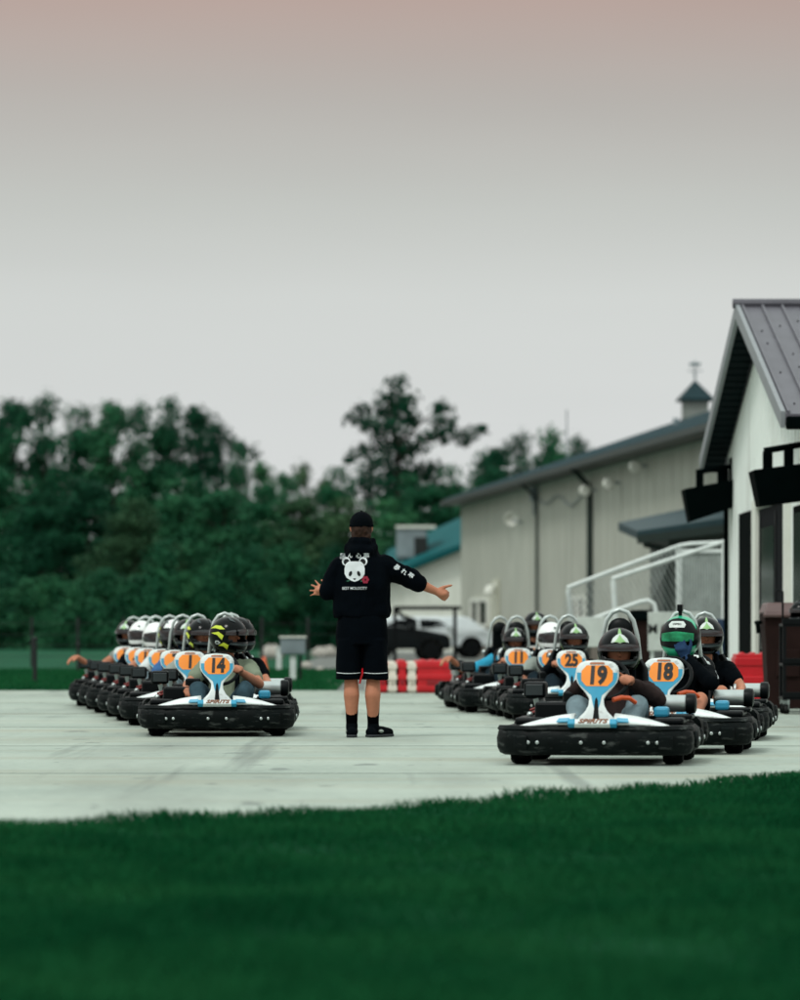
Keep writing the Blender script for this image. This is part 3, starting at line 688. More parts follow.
# ------------------------------------------------------------------ ramp rails, mesh, boards
def rails():
    o = empty('ramp_railing', P(568, 628, 60)); o.location.z = 0; q = o.location.copy(); tag(o, 'white tube handrails of a sloping ramp with wire mesh below', 'railing')
    def T(name, pts, Y, r=.034): return MB().tube([P(x, y, Y)-q for x, y in pts], r, n=10).build(name, M['white_rail'], o, smooth=True)
    T('handrail', [(567, 588), (625, 566), (679, 546), (690, 544), (735, 542)], 61.5)
    T('handrail', [(612, 579), (660, 563), (735, 538)], 60)
    T('lower_rail', [(560, 632), (582, 623), (640, 602), (648, 600.5), (654, 604), (656, 613), (656, 640)], 59.4, .034)
    for x, y, x2, Y in ((568, 589, 578, 61.5), (613, 580, 620, 60), (678, 547, 680, 61.5), (724, 543, 724, 60)):
        a = P(x, y, Y)-q; b = P(x2, 628, Y)-q; b.z = 0; MB().tube([a, b], .04, n=8).build('post', M['white_rail'], o, smooth=True)
    b = MB()
    for i in range(26):
        t = i/25; x = 572+t*105; y = 588-t*42; p = P(x, y, 61.45)-q; b.tube([p, Vector((p.x+.5, p.y, max(.3, p.z-1.0)))], .005, n=4); b.tube([p, Vector((p.x-.5, p.y, max(.3, p.z-1.0)))], .005, n=4)
    b.build('wire_mesh', M['mesh_grey'], o)
    p = empty('mesh_panel', P(703, 628, 62.2)); p.location.z = 0; tag(p, 'grey corrugated mesh panel standing below the ramp handrail', 'panel')
    W0 = 46*62.2/F; b = MB(); n = 34; zt = 2.1; vs = []; fs = []
    for i in range(n+1):
        x = -W0/2+W0*i/n; y = .02*(i % 2)
        vs += [(x, y, .3), (x, y, zt)]
    for i in range(n): fs.append((2*i, 2*i+2, 2*i+3, 2*i+1))
    for i in range(n+1): vs += [(vs[2*i][0], vs[2*i][1]+.012, .3), (vs[2*i][0], vs[2*i][1]+.012, zt)]
    k = 2*(n+1)
    for i in range(n): fs.append((k+2*i, k+2*i+1, k+2*i+3, k+2*i+2))
    b.add(vs, fs); b.build('sheet', M['mesh_grey'], p)
    f = MB()
    for z in (.28, zt): f.box((0, .01, z), (W0, .06, .06))
    for x in (-W0/2, W0/2): f.box((x, .01, zt/2), (.06, .058, zt))
    f.build('panel_frame', M['white_rail'], p)
rails()
def board(px0, px1, y0, y1, Y, m, lab, lines=None, name='sign_board', legs=True):
    a, b = P(px0, y0, Y), P(px1, y1, Y); o = empty(name, ((a.x+b.x)/2, Y, 0)); tag(o, lab, 'board')
    w, h = b.x-a.x, a.z-b.z; zc = (a.z+b.z)/2
    pn = MB().box((0, 0, zc), (w, .04, h)).build('panel', m, o, bevel=.008)
    if legs:
        for dx in (-w*.42, w*.42): MB().box((dx, .05, zc/2+h*.2), (.05, .05, zc+h*.4)).build('leg', M['white_rail'], o)
    if lines:
        for i, (tx, sz, dx, dz) in enumerate(lines):
            vs, fs = text_mesh(tx, sz, .03, .003); t = MB().add([(x+dx, -.0245-z, y+zc+dz) for x, y, z in vs], fs).build('lettering', M['digit'], pn)
    return o
board(648, 702, 612, 651, 56.0, mat('board_white', '#bcc3bd', rough=.6, spec=.15), 'white board with black lettering behind the driver in the teal helmet', [('M O', .17, -.22, .03), ('B', .17, -.13, -.13)])
board(577, 612, 617, 647, 57.0, MATS['board_white'], 'plain white board behind the driver of kart 25')
board(704, 729, 619, 692, 55.2, M['navy'], 'navy blue upright board beside the corner of the white building', None, 'upright_board', False)

def bin_(loc, w, d, h, lab, m, ml):
    o = empty('wheeled_bin', loc); tag(o, lab, 'bin')
    b = MB(); b.hexa([(-w*.4, -d*.4, .04), (w*.4, -d*.4, .04), (w*.4, d*.4, .04), (-w*.4, d*.4, .04), (-w/2, -d/2, h*.9), (w/2, -d/2, h*.9), (w/2, d/2, h*.9), (-w/2, d/2, h*.9)])
    b.box((0, -d*.46, h*.45), (w*.5, .02, h*.25)); b.build('body', m, o, bevel=.02)
    b = MB(); b.hexa([(-w*.53, -d*.55, h*.9), (w*.53, -d*.55, h*.9), (w*.53, d*.55, h*.9), (-w*.53, d*.55, h*.9), (-w*.44, -d*.4, h*1.0), (w*.44, -d*.4, h*1.0), (w*.44, d*.5, h), (-w*.44, d*.5, h)])
    b.box((0, -d*.55, h*.885), (w*1.06, .06, .05)); b.build('lid', ml, o, bevel=.02)
    b = MB().tube([(-w*.5, d*.1, h*.82), (-w*.62, d*.1, h*.82), (-w*.62, -d*.2, h*.8), (-w*.6, -d*.2, h*.72)], .022, n=6); b.build('handle', M['gun_black'], o)
    for dx in (-1, 1): MB().lathe([(.02, -.03), (.1, -.03), (.1, .03), (.02, .03)], (dx*w*.43, d*.42, .1), 'x', 14).build('wheel', M['tyre'], o, smooth=True)
bin_((4.12, 42.75, 0), .5, .56, 1.17, 'dark brown wheeled bin with a paler lid in front of the dark door', M['bin_brown'], M['bin_lid'])
bin_((P(644, 700, 57).x, 57.6, 0), .34, .5, 1.16, 'slim dark bin behind the hoop of kart 19, between the two white boards', M['bin_brown'], M['gun_black'])

def cart():
    p = Vector((4.22, 41.7, 0)); o = empty('utility_cart', (p.x, p.y, 0)); tag(o, 'black wheeled shelf cart at the right edge beside the brown bin', 'cart')
    w, d = .5, .42
    for z in (.17, .52, .93):
        b = MB().box((0, 0, z), (w, d, .03)); b.box((0, -d/2+.01, z+.03), (w, .02, .07)); b.build('shelf', M['black_plastic'], o, bevel=.006)
    for dx in (-1, 1):
        for dy in (-1, 1):
            MB().box((dx*(w/2-.02), dy*(d/2-.02), .54), (.035, .035, .78)).build('upright', M['black_metal'], o)
            c = MB().lathe([(.012, -.02), (.055, -.02), (.06, 0), (.055, .02), (.012, .02)], (0, 0, 0), 'x', 14).build('caster', M['tyre'], o, smooth=True)
            c.location = (dx*(w/2-.04), dy*(d/2-.04), .06); c.rotation_euler = (0, 0, R(25*dx))
            b = MB().box((0, 0, .07), (.055, .05, .05)); b.box((.026, 0, .03), (.006, .03, .08)); b.box((-.026, 0, .03), (.006, .03, .08)); b.build('fork', M['chrome'], c)
    MB().tube([(-w/2+.02, 0, .93), (-w/2+.02, 0, 1.28), (-w/2-.04, 0, 1.3)], .012, n=6).build('pole', M['black_metal'], o)
    MB().tube([(.0, 0, .93), (.0, 0, 1.5)], .012, n=6).build('pole', M['steel'], o)
    for z, lab, mm in ((.185, 'white plastic bottle on the lower shelf of the black cart', 'white_plastic'), (.535, 'white plastic bottle on the middle shelf of the black cart', 'white_plastic')):
        e = empty('bottle', (p.x+.0, p.y-.02, z)); tag(e, lab, 'bottle')
        MB().lathe([(.035, 0), (.038, .02), (.038, .13), (.015, .17), (.015, .19)], n=14).build('body', M[mm], e, smooth=True)
        MB().lathe([(.017, .19), (.017, .22), (.01, .225)], n=12).build('cap', M['red_plastic'], e)
    return o
CART = cart()

def barrier(loc, w, d, h, m, lab, rz=0.0, group=None):
    o = empty('barrier_block', loc, rz); tag(o, lab, 'barrier', group)
    b = MB(); b.box((0, 0, h*.5), (w, d, h*.96))
    for k in (.16, .5, .84): b.box((0, 0, h*k), (w+.03, d+.03, h*.16))
    for k in (-.3, 0, .3): b.box((w*k, 0, h*.985), (w*.14, d*.5, h*.05))
    b.build('body', m, o, bevel=.018)
    q = MB()
    q.box((0, -d/2-.012, h*.33), (w*.45, .012, h*.14)); q.build('slot_shade', mat('red_slot_shade' if 'red' in m.name else 'white_slot_shade', '#8e0c18' if 'red' in m.name else '#b8b2a4', rough=.5), o, bevel=.006)  # slot is a raised box, its inner shade painted as a darker plastic
    return o
gz = G(432, 693)
barrier(gz, .46, .9, .46, M['red_plastic'], 'big red plastic barrier block at the right end of the red and white row', .06)
x = gz.x-.30
seq = [('white_plastic', 'white barrier block touching the big red one'), ('red_plastic', 'red barrier block second along from the big red end block'), ('white_plastic', 'white barrier block third along from the big red end block'),
       ('red_plastic', 'red barrier block between two white ones, close to the man\'s shorts'), ('white_plastic', 'white barrier block right beside the man\'s shorts')]
for i, (mm, lab) in enumerate(seq):
    barrier((x, gz.y+.05*(i % 2)+.02*i, 0), .10, .9, .44+.02*(i % 2), M[mm], lab, .05, 'red and white barrier blocks'); x -= .135
barrier((P(752, 708, 45.2).x, 45.2, 0), .40, .5, .62, M['red_plastic'], 'red plastic barrier block beside the brown bin at the white building')

# ------------------------------------------------------------------ left lawn: utility sign, posts, rocks
def lawn_bits():
    g0 = G(293, 681); o = empty('utility_cabinet', g0); tag(o, 'pale grey cabinet on a white post on the far lawn', 'cabinet'); s = g0.y/F
    MB().box((0, 0, CH-(646-H)*s), (25*s, .25, 17*s)).build('housing', M['hvac'], o, bevel=.02)
    MB().box((0, 0, CH-(637.0-H)*s), (27*s, .3, .03)).build('cover', M['white_trim'], o)
    MB().box((0, -.02, .5*(CH-(655-H)*s)), (.1, .1, CH-(655-H)*s)).build('post', M['white_rail'], o, bevel=.01)
    MB().box((.12, .1, .5*(CH-(655-H)*s)), (.05, .05, CH-(655-H)*s)).build('brace', M['post_dark'], o)
    g1 = G(279, 671); o = empty('short_post', g1); tag(o, 'short white post on the lawn left of the grey cabinet', 'post')
    MB().box((0, 0, .22), (.11, .11, .5)).build('shaft', M['white_rail'], o, bevel=.01); MB().box((0, 0, .48), (.14, .14, .04)).build('cap', M['white_rail'], o)
    g2 = G(264, 672); o = empty('marker_cone', g2); tag(o, 'small orange marker on the grass left of the grey cabinet', 'cone')
    MB().lathe([(.10, .02), (.07, .12), (.03, .30), (.02, .31)], n=14).build('body', M['orange_part'], o, smooth=True); MB().box((0, 0, .012), (.26, .26, .024)).build('base', M['orange_part'], o)
    for px, py, wd, hh, lab in ((272, 659, 26, 13, 'wide pinkish boulder on the lawn left of the grey cabinet'), (321, 657, 20, 9, 'pale boulder on the lawn between the cabinet and the standing man'), (306, 668, 13, 6, 'small low stone at the foot of the grey cabinet'), (330, 656, 15, 9, 'pale boulder close behind the man\'s shorts'), (320, 671, 9, 4, 'tiny yellowish stone on the lawn near the man')):
        g = G(px, py); s = g.y/F; b = MB(); b.ball((0, 0, hh*s*.35), (wd*s/2, wd*s/2.4, hh*s*.7), 14, 9)
        r = random.Random(px); b.v = [(x*(1+r.uniform(-.13, .13)), y*(1+r.uniform(-.13, .13)), z*(1+r.uniform(-.15, .15))) for x, y, z in b.v]
        rk = b.build('boulder', M['rock'], None, smooth=True, loc=g); tag(rk, lab, 'rock')
lawn_bits()

# ------------------------------------------------------------------ parked cars and steel frame
def car(loc, rz, body, L_, Hh, lab, van=False):
    o = empty('parked_car', loc, rz); tag(o, lab, 'car'); hl = L_/2; W = .86
    prof = [(-hl, .35), (-hl, .62), (-hl*.93, .74), (-hl*.48, .86), (-hl*.18, Hh-.06), (0, Hh), (hl*.42, Hh-.02), (hl*.72, .92), (hl*.97, .84), (hl, .6), (hl, .35)]
    if van: prof = [(-hl, .35), (-hl, .7), (-hl*.82, .86), (-hl*.6, Hh-.05), (-hl*.5, Hh), (hl*.95, Hh), (hl, Hh-.1), (hl, .35)]
    b = MB(); b.prism(prof, -W, W, lambda x, z, t: (x, t*(1-.16*max(0, (z-.85)/.6)), z)); b.build('body', M[body], o, bevel=.06)
    for sg in (-1, 1):
        for pts in ([(-hl*.36, .9), (-hl*.15, Hh-.11), (hl*.1, Hh-.08), (hl*.1, .9)], [(hl*.14, .9), (hl*.14, Hh-.08), (hl*.4, Hh-.09), (hl*.62, .94)]):
            MB().prism(pts, sg*W*.93, sg*(W+.012), lambda x, z, t: (x, t*(1-.16*max(0, (z-.85)/.6)), z)).build('side_window', M['glass_dark'], o)
        for x in (-hl*.62, hl*.62):
            w_ = MB().lathe([(.1, -.1), (.3, -.1), (.33, -.06), (.33, .06), (.3, .1), (.1, .1)], (0, 0, 0), 'y', 20).build('wheel', M['tyre'], o, smooth=True); w_.location = (x, sg*(W-.06), .33)
            MB().lathe([(.03, -.11), (.2, -.108), (.2, .108), (.03, .11)], (0, 0, 0), 'y', 14).build('rim', M['black_metal'], w_)
        MB().box((-hl*.98, sg*W*.68, .64), (.08, .3, .12)).build('headlight', M['white_trim'], o, bevel=.02)
        MB().box((hl*.985, sg*W*.68, .72), (.06, .3, .12)).build('tail_light', M['red_plastic'], o, bevel=.02)
        MB().box((-hl*.3, sg*(W+.1), .95), (.12, .16, .1)).build('mirror', M[body], o, bevel=.02)
    MB().hexa([(-hl*.46, -W*.8, .87), (-hl*.46, W*.8, .87), (-hl*.42, W*.8, .87), (-hl*.42, -W*.8, .87), (-hl*.195, -W*.7, Hh-.08), (-hl*.195, W*.7, Hh-.08), (-hl*.16, W*.7, Hh-.08), (-hl*.16, -W*.7, Hh-.08)]).build('windscreen', M['glass_dark'], o)
car((P(425, 628, 118).x, 118, 0), R(184), 'car_white', 4.2, 1.24, 'low white van parked beyond the red and white barriers', True)
car((P(397, 628, 104).x, 104, 0), R(183), 'car_dark', 2.7, 0.96, 'dark low car parked in front of the white one')
def frame():
    Y = 96; o = empty('steel_frame', P(428, 628, Y)); o.location.z = 0; q = o.location; tag(o, 'dark steel beam on a post beside the beige building end', 'steel frame')
    a, b = P(394, 608, Y)-q, P(461, 607, Y)-q; MB().box(((a.x+b.x)/2, 0, a.z), (b.x-a.x, .08, .09)).build('beam', M['black_metal'], o)
    x = P(455, 608, Y).x-q.x; MB().box((x, 0, a.z/2), (.09, .09, a.z)).build('post', M['black_metal'], o)
    x = P(395, 608, Y).x-q.x; MB().box((x, 0, a.z/2), (.09, .09, a.z)).build('post', M['black_metal'], o)
    MB().tube([P(396, 609, Y)-q, P(402, 616, Y)-q, P(414, 620, Y)-q], .05, n=6).build('brace', M['black_metal'], o)
frame()

# ------------------------------------------------------------------ go-kart (front is -Y, origin on the ground under its middle)
SX = 0.07                                  # the seat sits a little to the driver's left
def rounded(path, n=5):                     # mirror a half path given from the centre outward
    half = path; return [(-x, y) for x, y in reversed(half) if x > 1e-6] + half
def bump_sec(z0, z1, t):
    h = z1-z0; return [(-t*.6, z0), (t*.25, z0), (t*.7, z0+h*.08), (t*.95, z0+h*.28), (t, z0+h*.6), (t*.85, z0+h*.85), (t*.45, z1), (-t*.6, z1)]
def make_kart():
    k = empty('go_kart')
    # rubber all-round bumper
    fp = rounded([(0, -.80), (.30, -.80), (.44, -.785), (.53, -.74), (.572, -.685), (.578, -.64), (.565, -.60)])
    b = MB().sweep(fp, [(a, z) for a, z in bump_sec(.065, .245, .07)]); b.sweep(rounded([(0, -.795), (.42, -.785), (.53, -.72), (.575, -.6)]), [(.0, .222), (.06, .218), (.075, .235), (.06, .258), (.0, .258)])
    fb = b.build('front_bumper', M['rubber'], k, smooth=True, sharp=35)
    for x, y in ((-.075, -.873), (.075, -.873), (-.36, -.868), (-.42, -.861), (.36, -.868), (.42, -.861)):
        MB().lathe([(.012, .01), (.012, -.003), (.007, -.007)], (x, y, .15), 'y', 8).build('bolt', M['steel'], fb, smooth=True)
    for x0 in (-1, 1):
        MB().box((x0*.47, -.845, .15), (.10, .03, .09), (0, 0, R(18)*x0)).build('bumper_recess', M['rubber'], fb, bevel=.012)
    for sg in (-1, 1):
        sp_ = [(.50, -.37), (.55, -.345), (.57, -.29), (.572, .0), (.57, .25), (.55, .30), (.50, .33)]
        path = [(sg*x, y) for x, y in sp_]
        if sg < 0: path = path[::-1]
        b = MB().sweep(path, bump_sec(.07, .25, .075))
        sb = b.build('side_bumper', M['rubber'], k, smooth=True, sharp=35)
        for y in (-.32, .28):
            MB().ball((sg*.643, y, .16), (.02, .06, .06), 10, 6).build('bumper_pad', M['rubber'], sb, smooth=True)
        for y in (-.32, .28):
            MB().lathe([(.016, -.02), (.016, .004), (.009, .008)] if sg > 0 else [(.009, -.008), (.016, -.004), (.016, .02)], (sg*.662, y, .16), 'x', 8).build('bolt', M['steel'], sb, smooth=True)
        MB().box((sg*.46, -.02, .275), (.2, .62, .05)).build('side_pod', M['black_plastic'], k, bevel=.018)
    rp = [(x, -y) for x, y in rounded([(0, -.80), (.34, -.80), (.50, -.77), (.575, -.69), (.58, -.62), (.565, -.56)])][::-1]
    b = MB().sweep(rp, bump_sec(.08, .29, .07)); rb = b.build('rear_bumper', M['rubber'], k, smooth=True, sharp=35)
    for sg in (-1, 1): MB().ball((sg*.650, .66, .19), (.022, .05, .07), 10, 6).build('bumper_pad', M['rubber'], rb, smooth=True)
    # chassis
    b = MB().box((0, -.05, .075), (.74, 1.35, .02))
    for sg in (-1, 1): b.tube([(sg*.33, -.78, .1), (sg*.36, -.3, .1), (sg*.33, .3, .1), (sg*.33, .78, .12)], .018, n=6)
    b.tube([(-.5, -.52, .13), (.5, -.52, .13)], .018, n=6); b.tube([(-.5, .52, .14), (.5, .52, .14)], .022, n=6)
    b.build('chassis', M['black_metal'], k)
    for x, y, r, w_ in ((-.50, -.48, .13, .13), (.50, -.48, .13, .13), (-.49, .44, .14, .19), (.49, .44, .14, .19)):
        h = w_/2
        t = MB().lathe([(r*.5, -h), (r*.86, -h), (r*.97, -h*.78), (r, -h*.4), (r, h*.4), (r*.97, h*.78), (r*.86, h), (r*.5, h)], (0, 0, 0), 'x', 24).build('wheel', M['tyre'], k, smooth=True)
        t.location = (x, y, r-.002)
        MB().lathe([(r*.12, -h*1.02), (r*.3, -h*1.02), (r*.5, -h*.9), (r*.5, h*.9), (r*.3, h*1.02), (r*.12, h*1.02)], (0, 0, 0), 'x', 16).build('rim', M['rim'], t, smooth=True)
    # white nose wings over the bumper
    for sg in (-1, 1):
        vs = []; fs = []; nu, nv = 9, 6
        for i in range(nu):
            u = i/(nu-1)
            for j in range(nv):
                v = j/(nv-1); x = .13+.38*u-.05*v*u; y = -.845+.29*v+.07*u*u*(1-v)
                z = .262+.06*math.sin(v*math.pi*.62)*(1-u*.75)+.012*math.sin(u*math.pi)-.03*u
                vs.append((sg*x, y, z))
        for i in range(nu-1):
            for j in range(nv-1):
                a = i*nv+j; fs.append((a, a+1, a+nv+1, a+nv) if sg < 0 else (a, a+nv, a+nv+1, a+1))
        b = MB().add(vs, fs); o = b.build('nose_panel', M['white_panel'], k, smooth=True)
        so_ = o.modifiers.new('t', 'SOLIDIFY'); so_.thickness = .014; so_.offset = 1
        b = MB(); b.prism([(.15, -.872), (.235, -.868), (.225, -.80), (.155, -.80)], 0, .006, lambda x, y, t: (sg*x, y, .286-.02*((x-.13)/.38)+(.02*(y+.87)/.07)+t)); b.build('blue_flash', M['cyan_panel'], o)
    lab = MB().box((0, -.868, .275), (.30, .045, .046), (R(-38), 0, 0)).build('nose_label', M['white_panel'], k, bevel=.01)
    for sg in (-1, 1): MB().box((sg*.135, -.8705, .2755), (.05, .048, .047), (R(-38), 0, 0)).build('label_end', M['cyan_panel'], lab, bevel=.01)
    vs, fs = text_mesh('SPIRITS', .044, .03, .002, .35, 1.35)
    q = Euler((R(52), 0, 0)).to_matrix(); nn = q @ Vector((0, 0, 1))
    MB().add([Vector((0, -.868, .275)) + q @ Vector((x, y-.001, z)) + nn*.0255 for x, y, z in vs], fs).build('label_writing', mat('label_ink', '#7d4a28', rough=.5), lab)
    # front fairing with the number plate
    prof = [(.235, .16), (.275, .145), (.305, .115), (.345, .074), (.385, .052), (.43, .048), (.47, .075), (.505, .108), (.535, .132), (.57, .143), (.615, .143), (.645, .132), (.668, .108), (.68, .07), (.684, .0)]
    tilt = .30
    def FP(x, z, t): return (x, -.60+(z-.235)*tilt+x*x*1.4*(1 if z > .42 else .6)-t, z)
    def half_grid(zs, wfun, t, nx=9, off=0.0):
        vs = []; fs = []
        for z in zs:
            w_ = wfun(z)
            for i in range(nx): vs.append(FP(w_*(2*i/(nx-1)-1), z, t))
        for r in range(len(zs)-1):
            for i in range(nx-1): a = r*nx+i; fs.append((a, a+1, a+nx+1, a+nx))
        return vs, fs
    def wf(z):
        for (z0, w0), (z1, w1) in zip(prof, prof[1:]):
            if z0 <= z <= z1: return w0+(w1-w0)*(z-z0)/(z1-z0)
        return .002
    zs = [.235+.449*i/44 for i in range(45)]
    vs, fs = half_grid(zs, lambda z: max(.002, wf(z)), 0)
    fr = MB().add(vs, fs).build('front_fairing', M['white_panel'], k, smooth=True)
    s2 = fr.modifiers.new('t', 'SOLIDIFY'); s2.thickness = .028; s2.offset = -1
    def fpoly(pts, t, m, name, thick=.002):
        bm = bmesh.new(); bm.faces.new([bm.verts.new((x, z, 0)) for x, z in pts]); bmesh.ops.triangulate(bm, faces=bm.faces[:])
        for _ in range(3): bmesh.ops.subdivide_edges(bm, edges=bm.edges[:], cuts=1, use_grid_fill=True)
        bm.verts.ensure_lookup_table(); vs = [FP(v.co.x, v.co.y, t) for v in bm.verts]; bm.verts.index_update(); fs = [tuple(v.index for v in f.verts) for f in bm.faces]; bm.free()
        return MB().add(vs, fs).build(name, m, fr, smooth=True)
    fpoly([(-.132, .56), (-.118, .525), (-.07, .482), (-.035, .452), (-.024, .40), (-.012, .36), (0, .345), (.012, .36), (.024, .40), (.035, .452), (.07, .482), (.118, .525), (.132, .56), (.134, .60), (.118, .60), (.108, .55), (.07, .51), (0, .475), (-.07, .51), (-.108, .55), (-.118, .60), (-.134, .60)], .003, M['cyan_panel'], 'blue_flash')
    fpoly([(-.010, .42), (-.016, .34), (-.024, .27), (.024, .27), (.016, .34), (.010, .42), (0, .44)], .0045, M['black_plastic'], 'stem_slot')
    fpoly([(-.105, .58), (-.103, .548), (-.07, .512), (.07, .512), (.103, .548), (.105, .58), (.103, .612), (.07, .648), (-.07, .648), (-.103, .612)], .005, M['orange_plate'], 'number_plate')
    fpoly([(-.05, .656), (.05, .656), (.045, .668), (-.045, .668)], .004, mat('plate_script', '#a8623c', rough=.5), 'top_strip')
    MB().box((0, -.62, .255), (.32, .16, .07)).build('fairing_base', M['black_plastic'], k, bevel=.02)
    # steering
    pts = []; c = Vector((.03, -.16, .55)); q = Euler((R(-32), 0, 0)).to_matrix()
    for i in range(28):
        a = 2*math.pi*i/28; pts.append(c + q @ Vector((.15*math.cos(a), 0, .15*math.sin(a))))
    sw = MB().tube(pts, .015, n=8, closed=True)
    for a in (R(-90), R(25), R(155)): sw.tube([c, c + q @ Vector((.145*math.cos(a), 0, .145*math.sin(a)))], .012, n=6)
    sw.ball(c, (.045, .03, .045), 10, 6); sw.build('steering_wheel', M['black_plastic'], k, smooth=True)
    MB().tube([c, (.02, -.55, .16)], .013, n=6).build('steering_column', M['black_metal'], k, smooth=True)
    MB().tube([(.10, -.42, .42), (.15, -.38, .435), (.2, -.33, .43), (.235, -.27, .40)], .016, n=8).build('padded_bar', M['orange_part'], k, smooth=True)
    # seat
    b = MB(); vs = []; fs = []; prof2 = [(-.08, .14, .17), (.12, .10, .19), (.30, .12, .20), (.42, .22, .21), (.49, .40, .21), (.55, .60, .19), (.565, .66, .15)]
    nx = 9
    for y, z, w_ in prof2:
        for i in range(nx):
            u = 2*i/(nx-1)-1; vs.append((SX+u*w_, y-.10*u*u*(1 if z > .2 else .3), z+.10*u*u*(1 if z < .35 else .2)))
    for r in range(len(prof2)-1):
        for i in range(nx-1): a = r*nx+i; fs.append((a, a+1, a+nx+1, a+nx))
    st_ = b.add(vs, fs).build('seat', M['black_plastic'], k, smooth=True); s2 = st_.modifiers.new('t', 'SOLIDIFY'); s2.thickness = .03; s2.offset = 0
    # silver roll hoop with headrest
    hp = [(-.165, .66, .40), (-.16, .63, .62), (-.135, .60, .84), (-.105, .59, .945), (-.06, .585, 1.0), (0, .583, 1.02), (.06, .585, 1.0), (.105, .59, .945), (.135, .60, .84), (.16, .63, .62), (.165, .66, .40)]
    MB().tube([(SX+x*.88, y, z) for x, y, z in hp], .0155, n=10).build('roll_hoop', M['hoop_paint'], k, smooth=True)
    b = MB(); b.ball((SX, .60, .885), (.085, .035, .08), 14, 8); b.box((SX, .61, .75), (.165, .05, .24)); b.build('headrest', M['black_plastic'], k, smooth=True)
    for sg in (-1, 1):
        MB().tube([(SX+sg*.10, .55, .66), (SX+sg*.10, .45, .67), (SX+sg*.11, .33, .55), (SX+sg*.1, .22, .34)], .02, n=6).build('seat_belt', M['cloth_black'], k)
        MB().ball((SX+sg*.18, .61, .62), (.028, .03, .03), 8, 6).build('hoop_clamp', M['steel'], k, smooth=True)
    # engine on the driver's right (image left)
    b = MB().box((-.36, .36, .26), (.24, .28, .2)); b.lathe([(.09, -.1), (.1, -.08), (.1, .1), (.07, .12)], (-.36, .20, .30), 'y', 14)
    for i in range(6): b.box((-.36, .26+.04*i, .37), (.2, .012, .05))
    en = b.build('engine', M['black_metal'], k, bevel=.012)
    MB().box((-.48, .30, .475), (.15, .2, .11)).build('air_box', M['black_plastic'], en, bevel=.02)
    MB().box((-.48, .197, .475), (.115, .012, .075)).build('air_box_panel', mat('grey_panel', '#202a2c', rough=.3), en, bevel=.004)
    MB().tube([(-.46, .3, .42), (-.44, .3, .34)], .04, n=8).build('intake', M['rim'], en)
    MB().tube([(-.30, .18, .37), (-.36, .12, .35), (-.44, .16, .34), (-.5, .24, .32)], .010, n=6).build('red_cable', M['red_cable'], en)
    MB().tube([(-.5, .14, .34), (-.45, .1, .36), (-.38, .11, .33)], .009, n=6).build('red_cable', M['red_cable'], en)
    MB().ball((-.50, .10, .31), .022, 8, 6).build('filler_cap', M['steel'], en, smooth=True)
    MB().box((-.33, -.02, .335), (.24, .16, .13)).build('battery_box', M['black_plastic'], k, bevel=.02)
    MB().box((-.2, .02, .42), (.13, .12, .10)).build('fuse_box', M['black_plastic'], k, bevel=.015)
    # silver silencer / tank on the driver's left
    s1 = MB().lathe([(.045, -.12), (.058, -.11), (.058, .10), (.05, .11)], (.44, .22, .385), 'x', 16).build('silencer', M['steel'], k, smooth=True)
    MB().lathe([(.045, .10), (.066, .105), (.070, .13), (.066, .165), (.045, .175)], (.44, .22, .385), 'x', 16).build('end_cap', M['black_plastic'], s1, smooth=True)
    MB().box((.47, .12, .30), (.26, .34, .03)).build('heat_guard', M['black_plastic'], k, bevel=.01)
    MB().box((.40, -.10, .335), (.10, .16, .07)).build('side_cover', M['cyan_panel'], k, bevel=.02)
    return k, FP
KART, FP = make_kart()
def add_number(k, s):
    fr = [c for c in k.children if c.name.startswith('front_fairing')][0]
    vs, fs = text_mesh(s, .158, .05, 0, .06, .80)
    MB().add([FP(x, .578+y, .0075) for x, y, z in vs], fs).build('number', M['digit'], fr)

# ------------------------------------------------------------------ helmets (face towards -Y, origin at the head centre)
def hsurf(az, el, off=0.0):
    d = Vector((math.sin(az)*math.cos(el), -math.cos(az)*math.cos(el), math.sin(el)))
    a, b, c = .125, .148, .138
    r = 1/math.sqrt((d.x/a)**2+(d.y/b)**2+(d.z/c)**2)
    if d.z < 0:
        ch = max(0, math.cos(az))**2*math.exp(-((el+.62)/.36)**2)*.030
        r += ch; r = min(r, .135/max(.01, -d.z)*1.0) if d.z < -.5 else r
    return d*(r+off)
def make_helmet_shell(open_face):
    vs = []; fs = []; na, ne = 48, 26
    for j in range(ne+1):
        el = R(-66)+(R(90)-R(-66))*j/ne
        for i in range(na): vs.append(hsurf(2*math.pi*i/na-math.pi, el))
    def hole(az, el):
        return open_face and abs(az) < R(54) and R(-17)+abs(az)*.05 < el < R(3)-abs(az)*.05
    for j in range(ne):
        for i in range(na):
            az = 2*math.pi*(i+.5)/na-math.pi; el = R(-66)+(R(156))*(j+.5)/ne
            if hole(az, el): continue
            fs.append((j*na+i, j*na+(i+1) % na, (j+1)*na+(i+1) % na, (j+1)*na+i))
    return vs, fs
def hpoly(pts, off, name, m, parent, sub=3):
    bm = bmesh.new(); bm.faces.new([bm.verts.new((R(a), R(e), 0)) for a, e in pts]); bmesh.ops.triangulate(bm, faces=bm.faces[:])
    for _ in range(sub): bmesh.ops.subdivide_edges(bm, edges=bm.edges[:], cuts=1, use_grid_fill=True)
    vs = [hsurf(v.co.x, v.co.y, off) for v in bm.verts]; bm.verts.index_update(); fs = [tuple(v.index for v in f.verts) for f in bm.faces]; bm.free()
    return MB().add(vs, fs).build(name, m, parent, smooth=True)
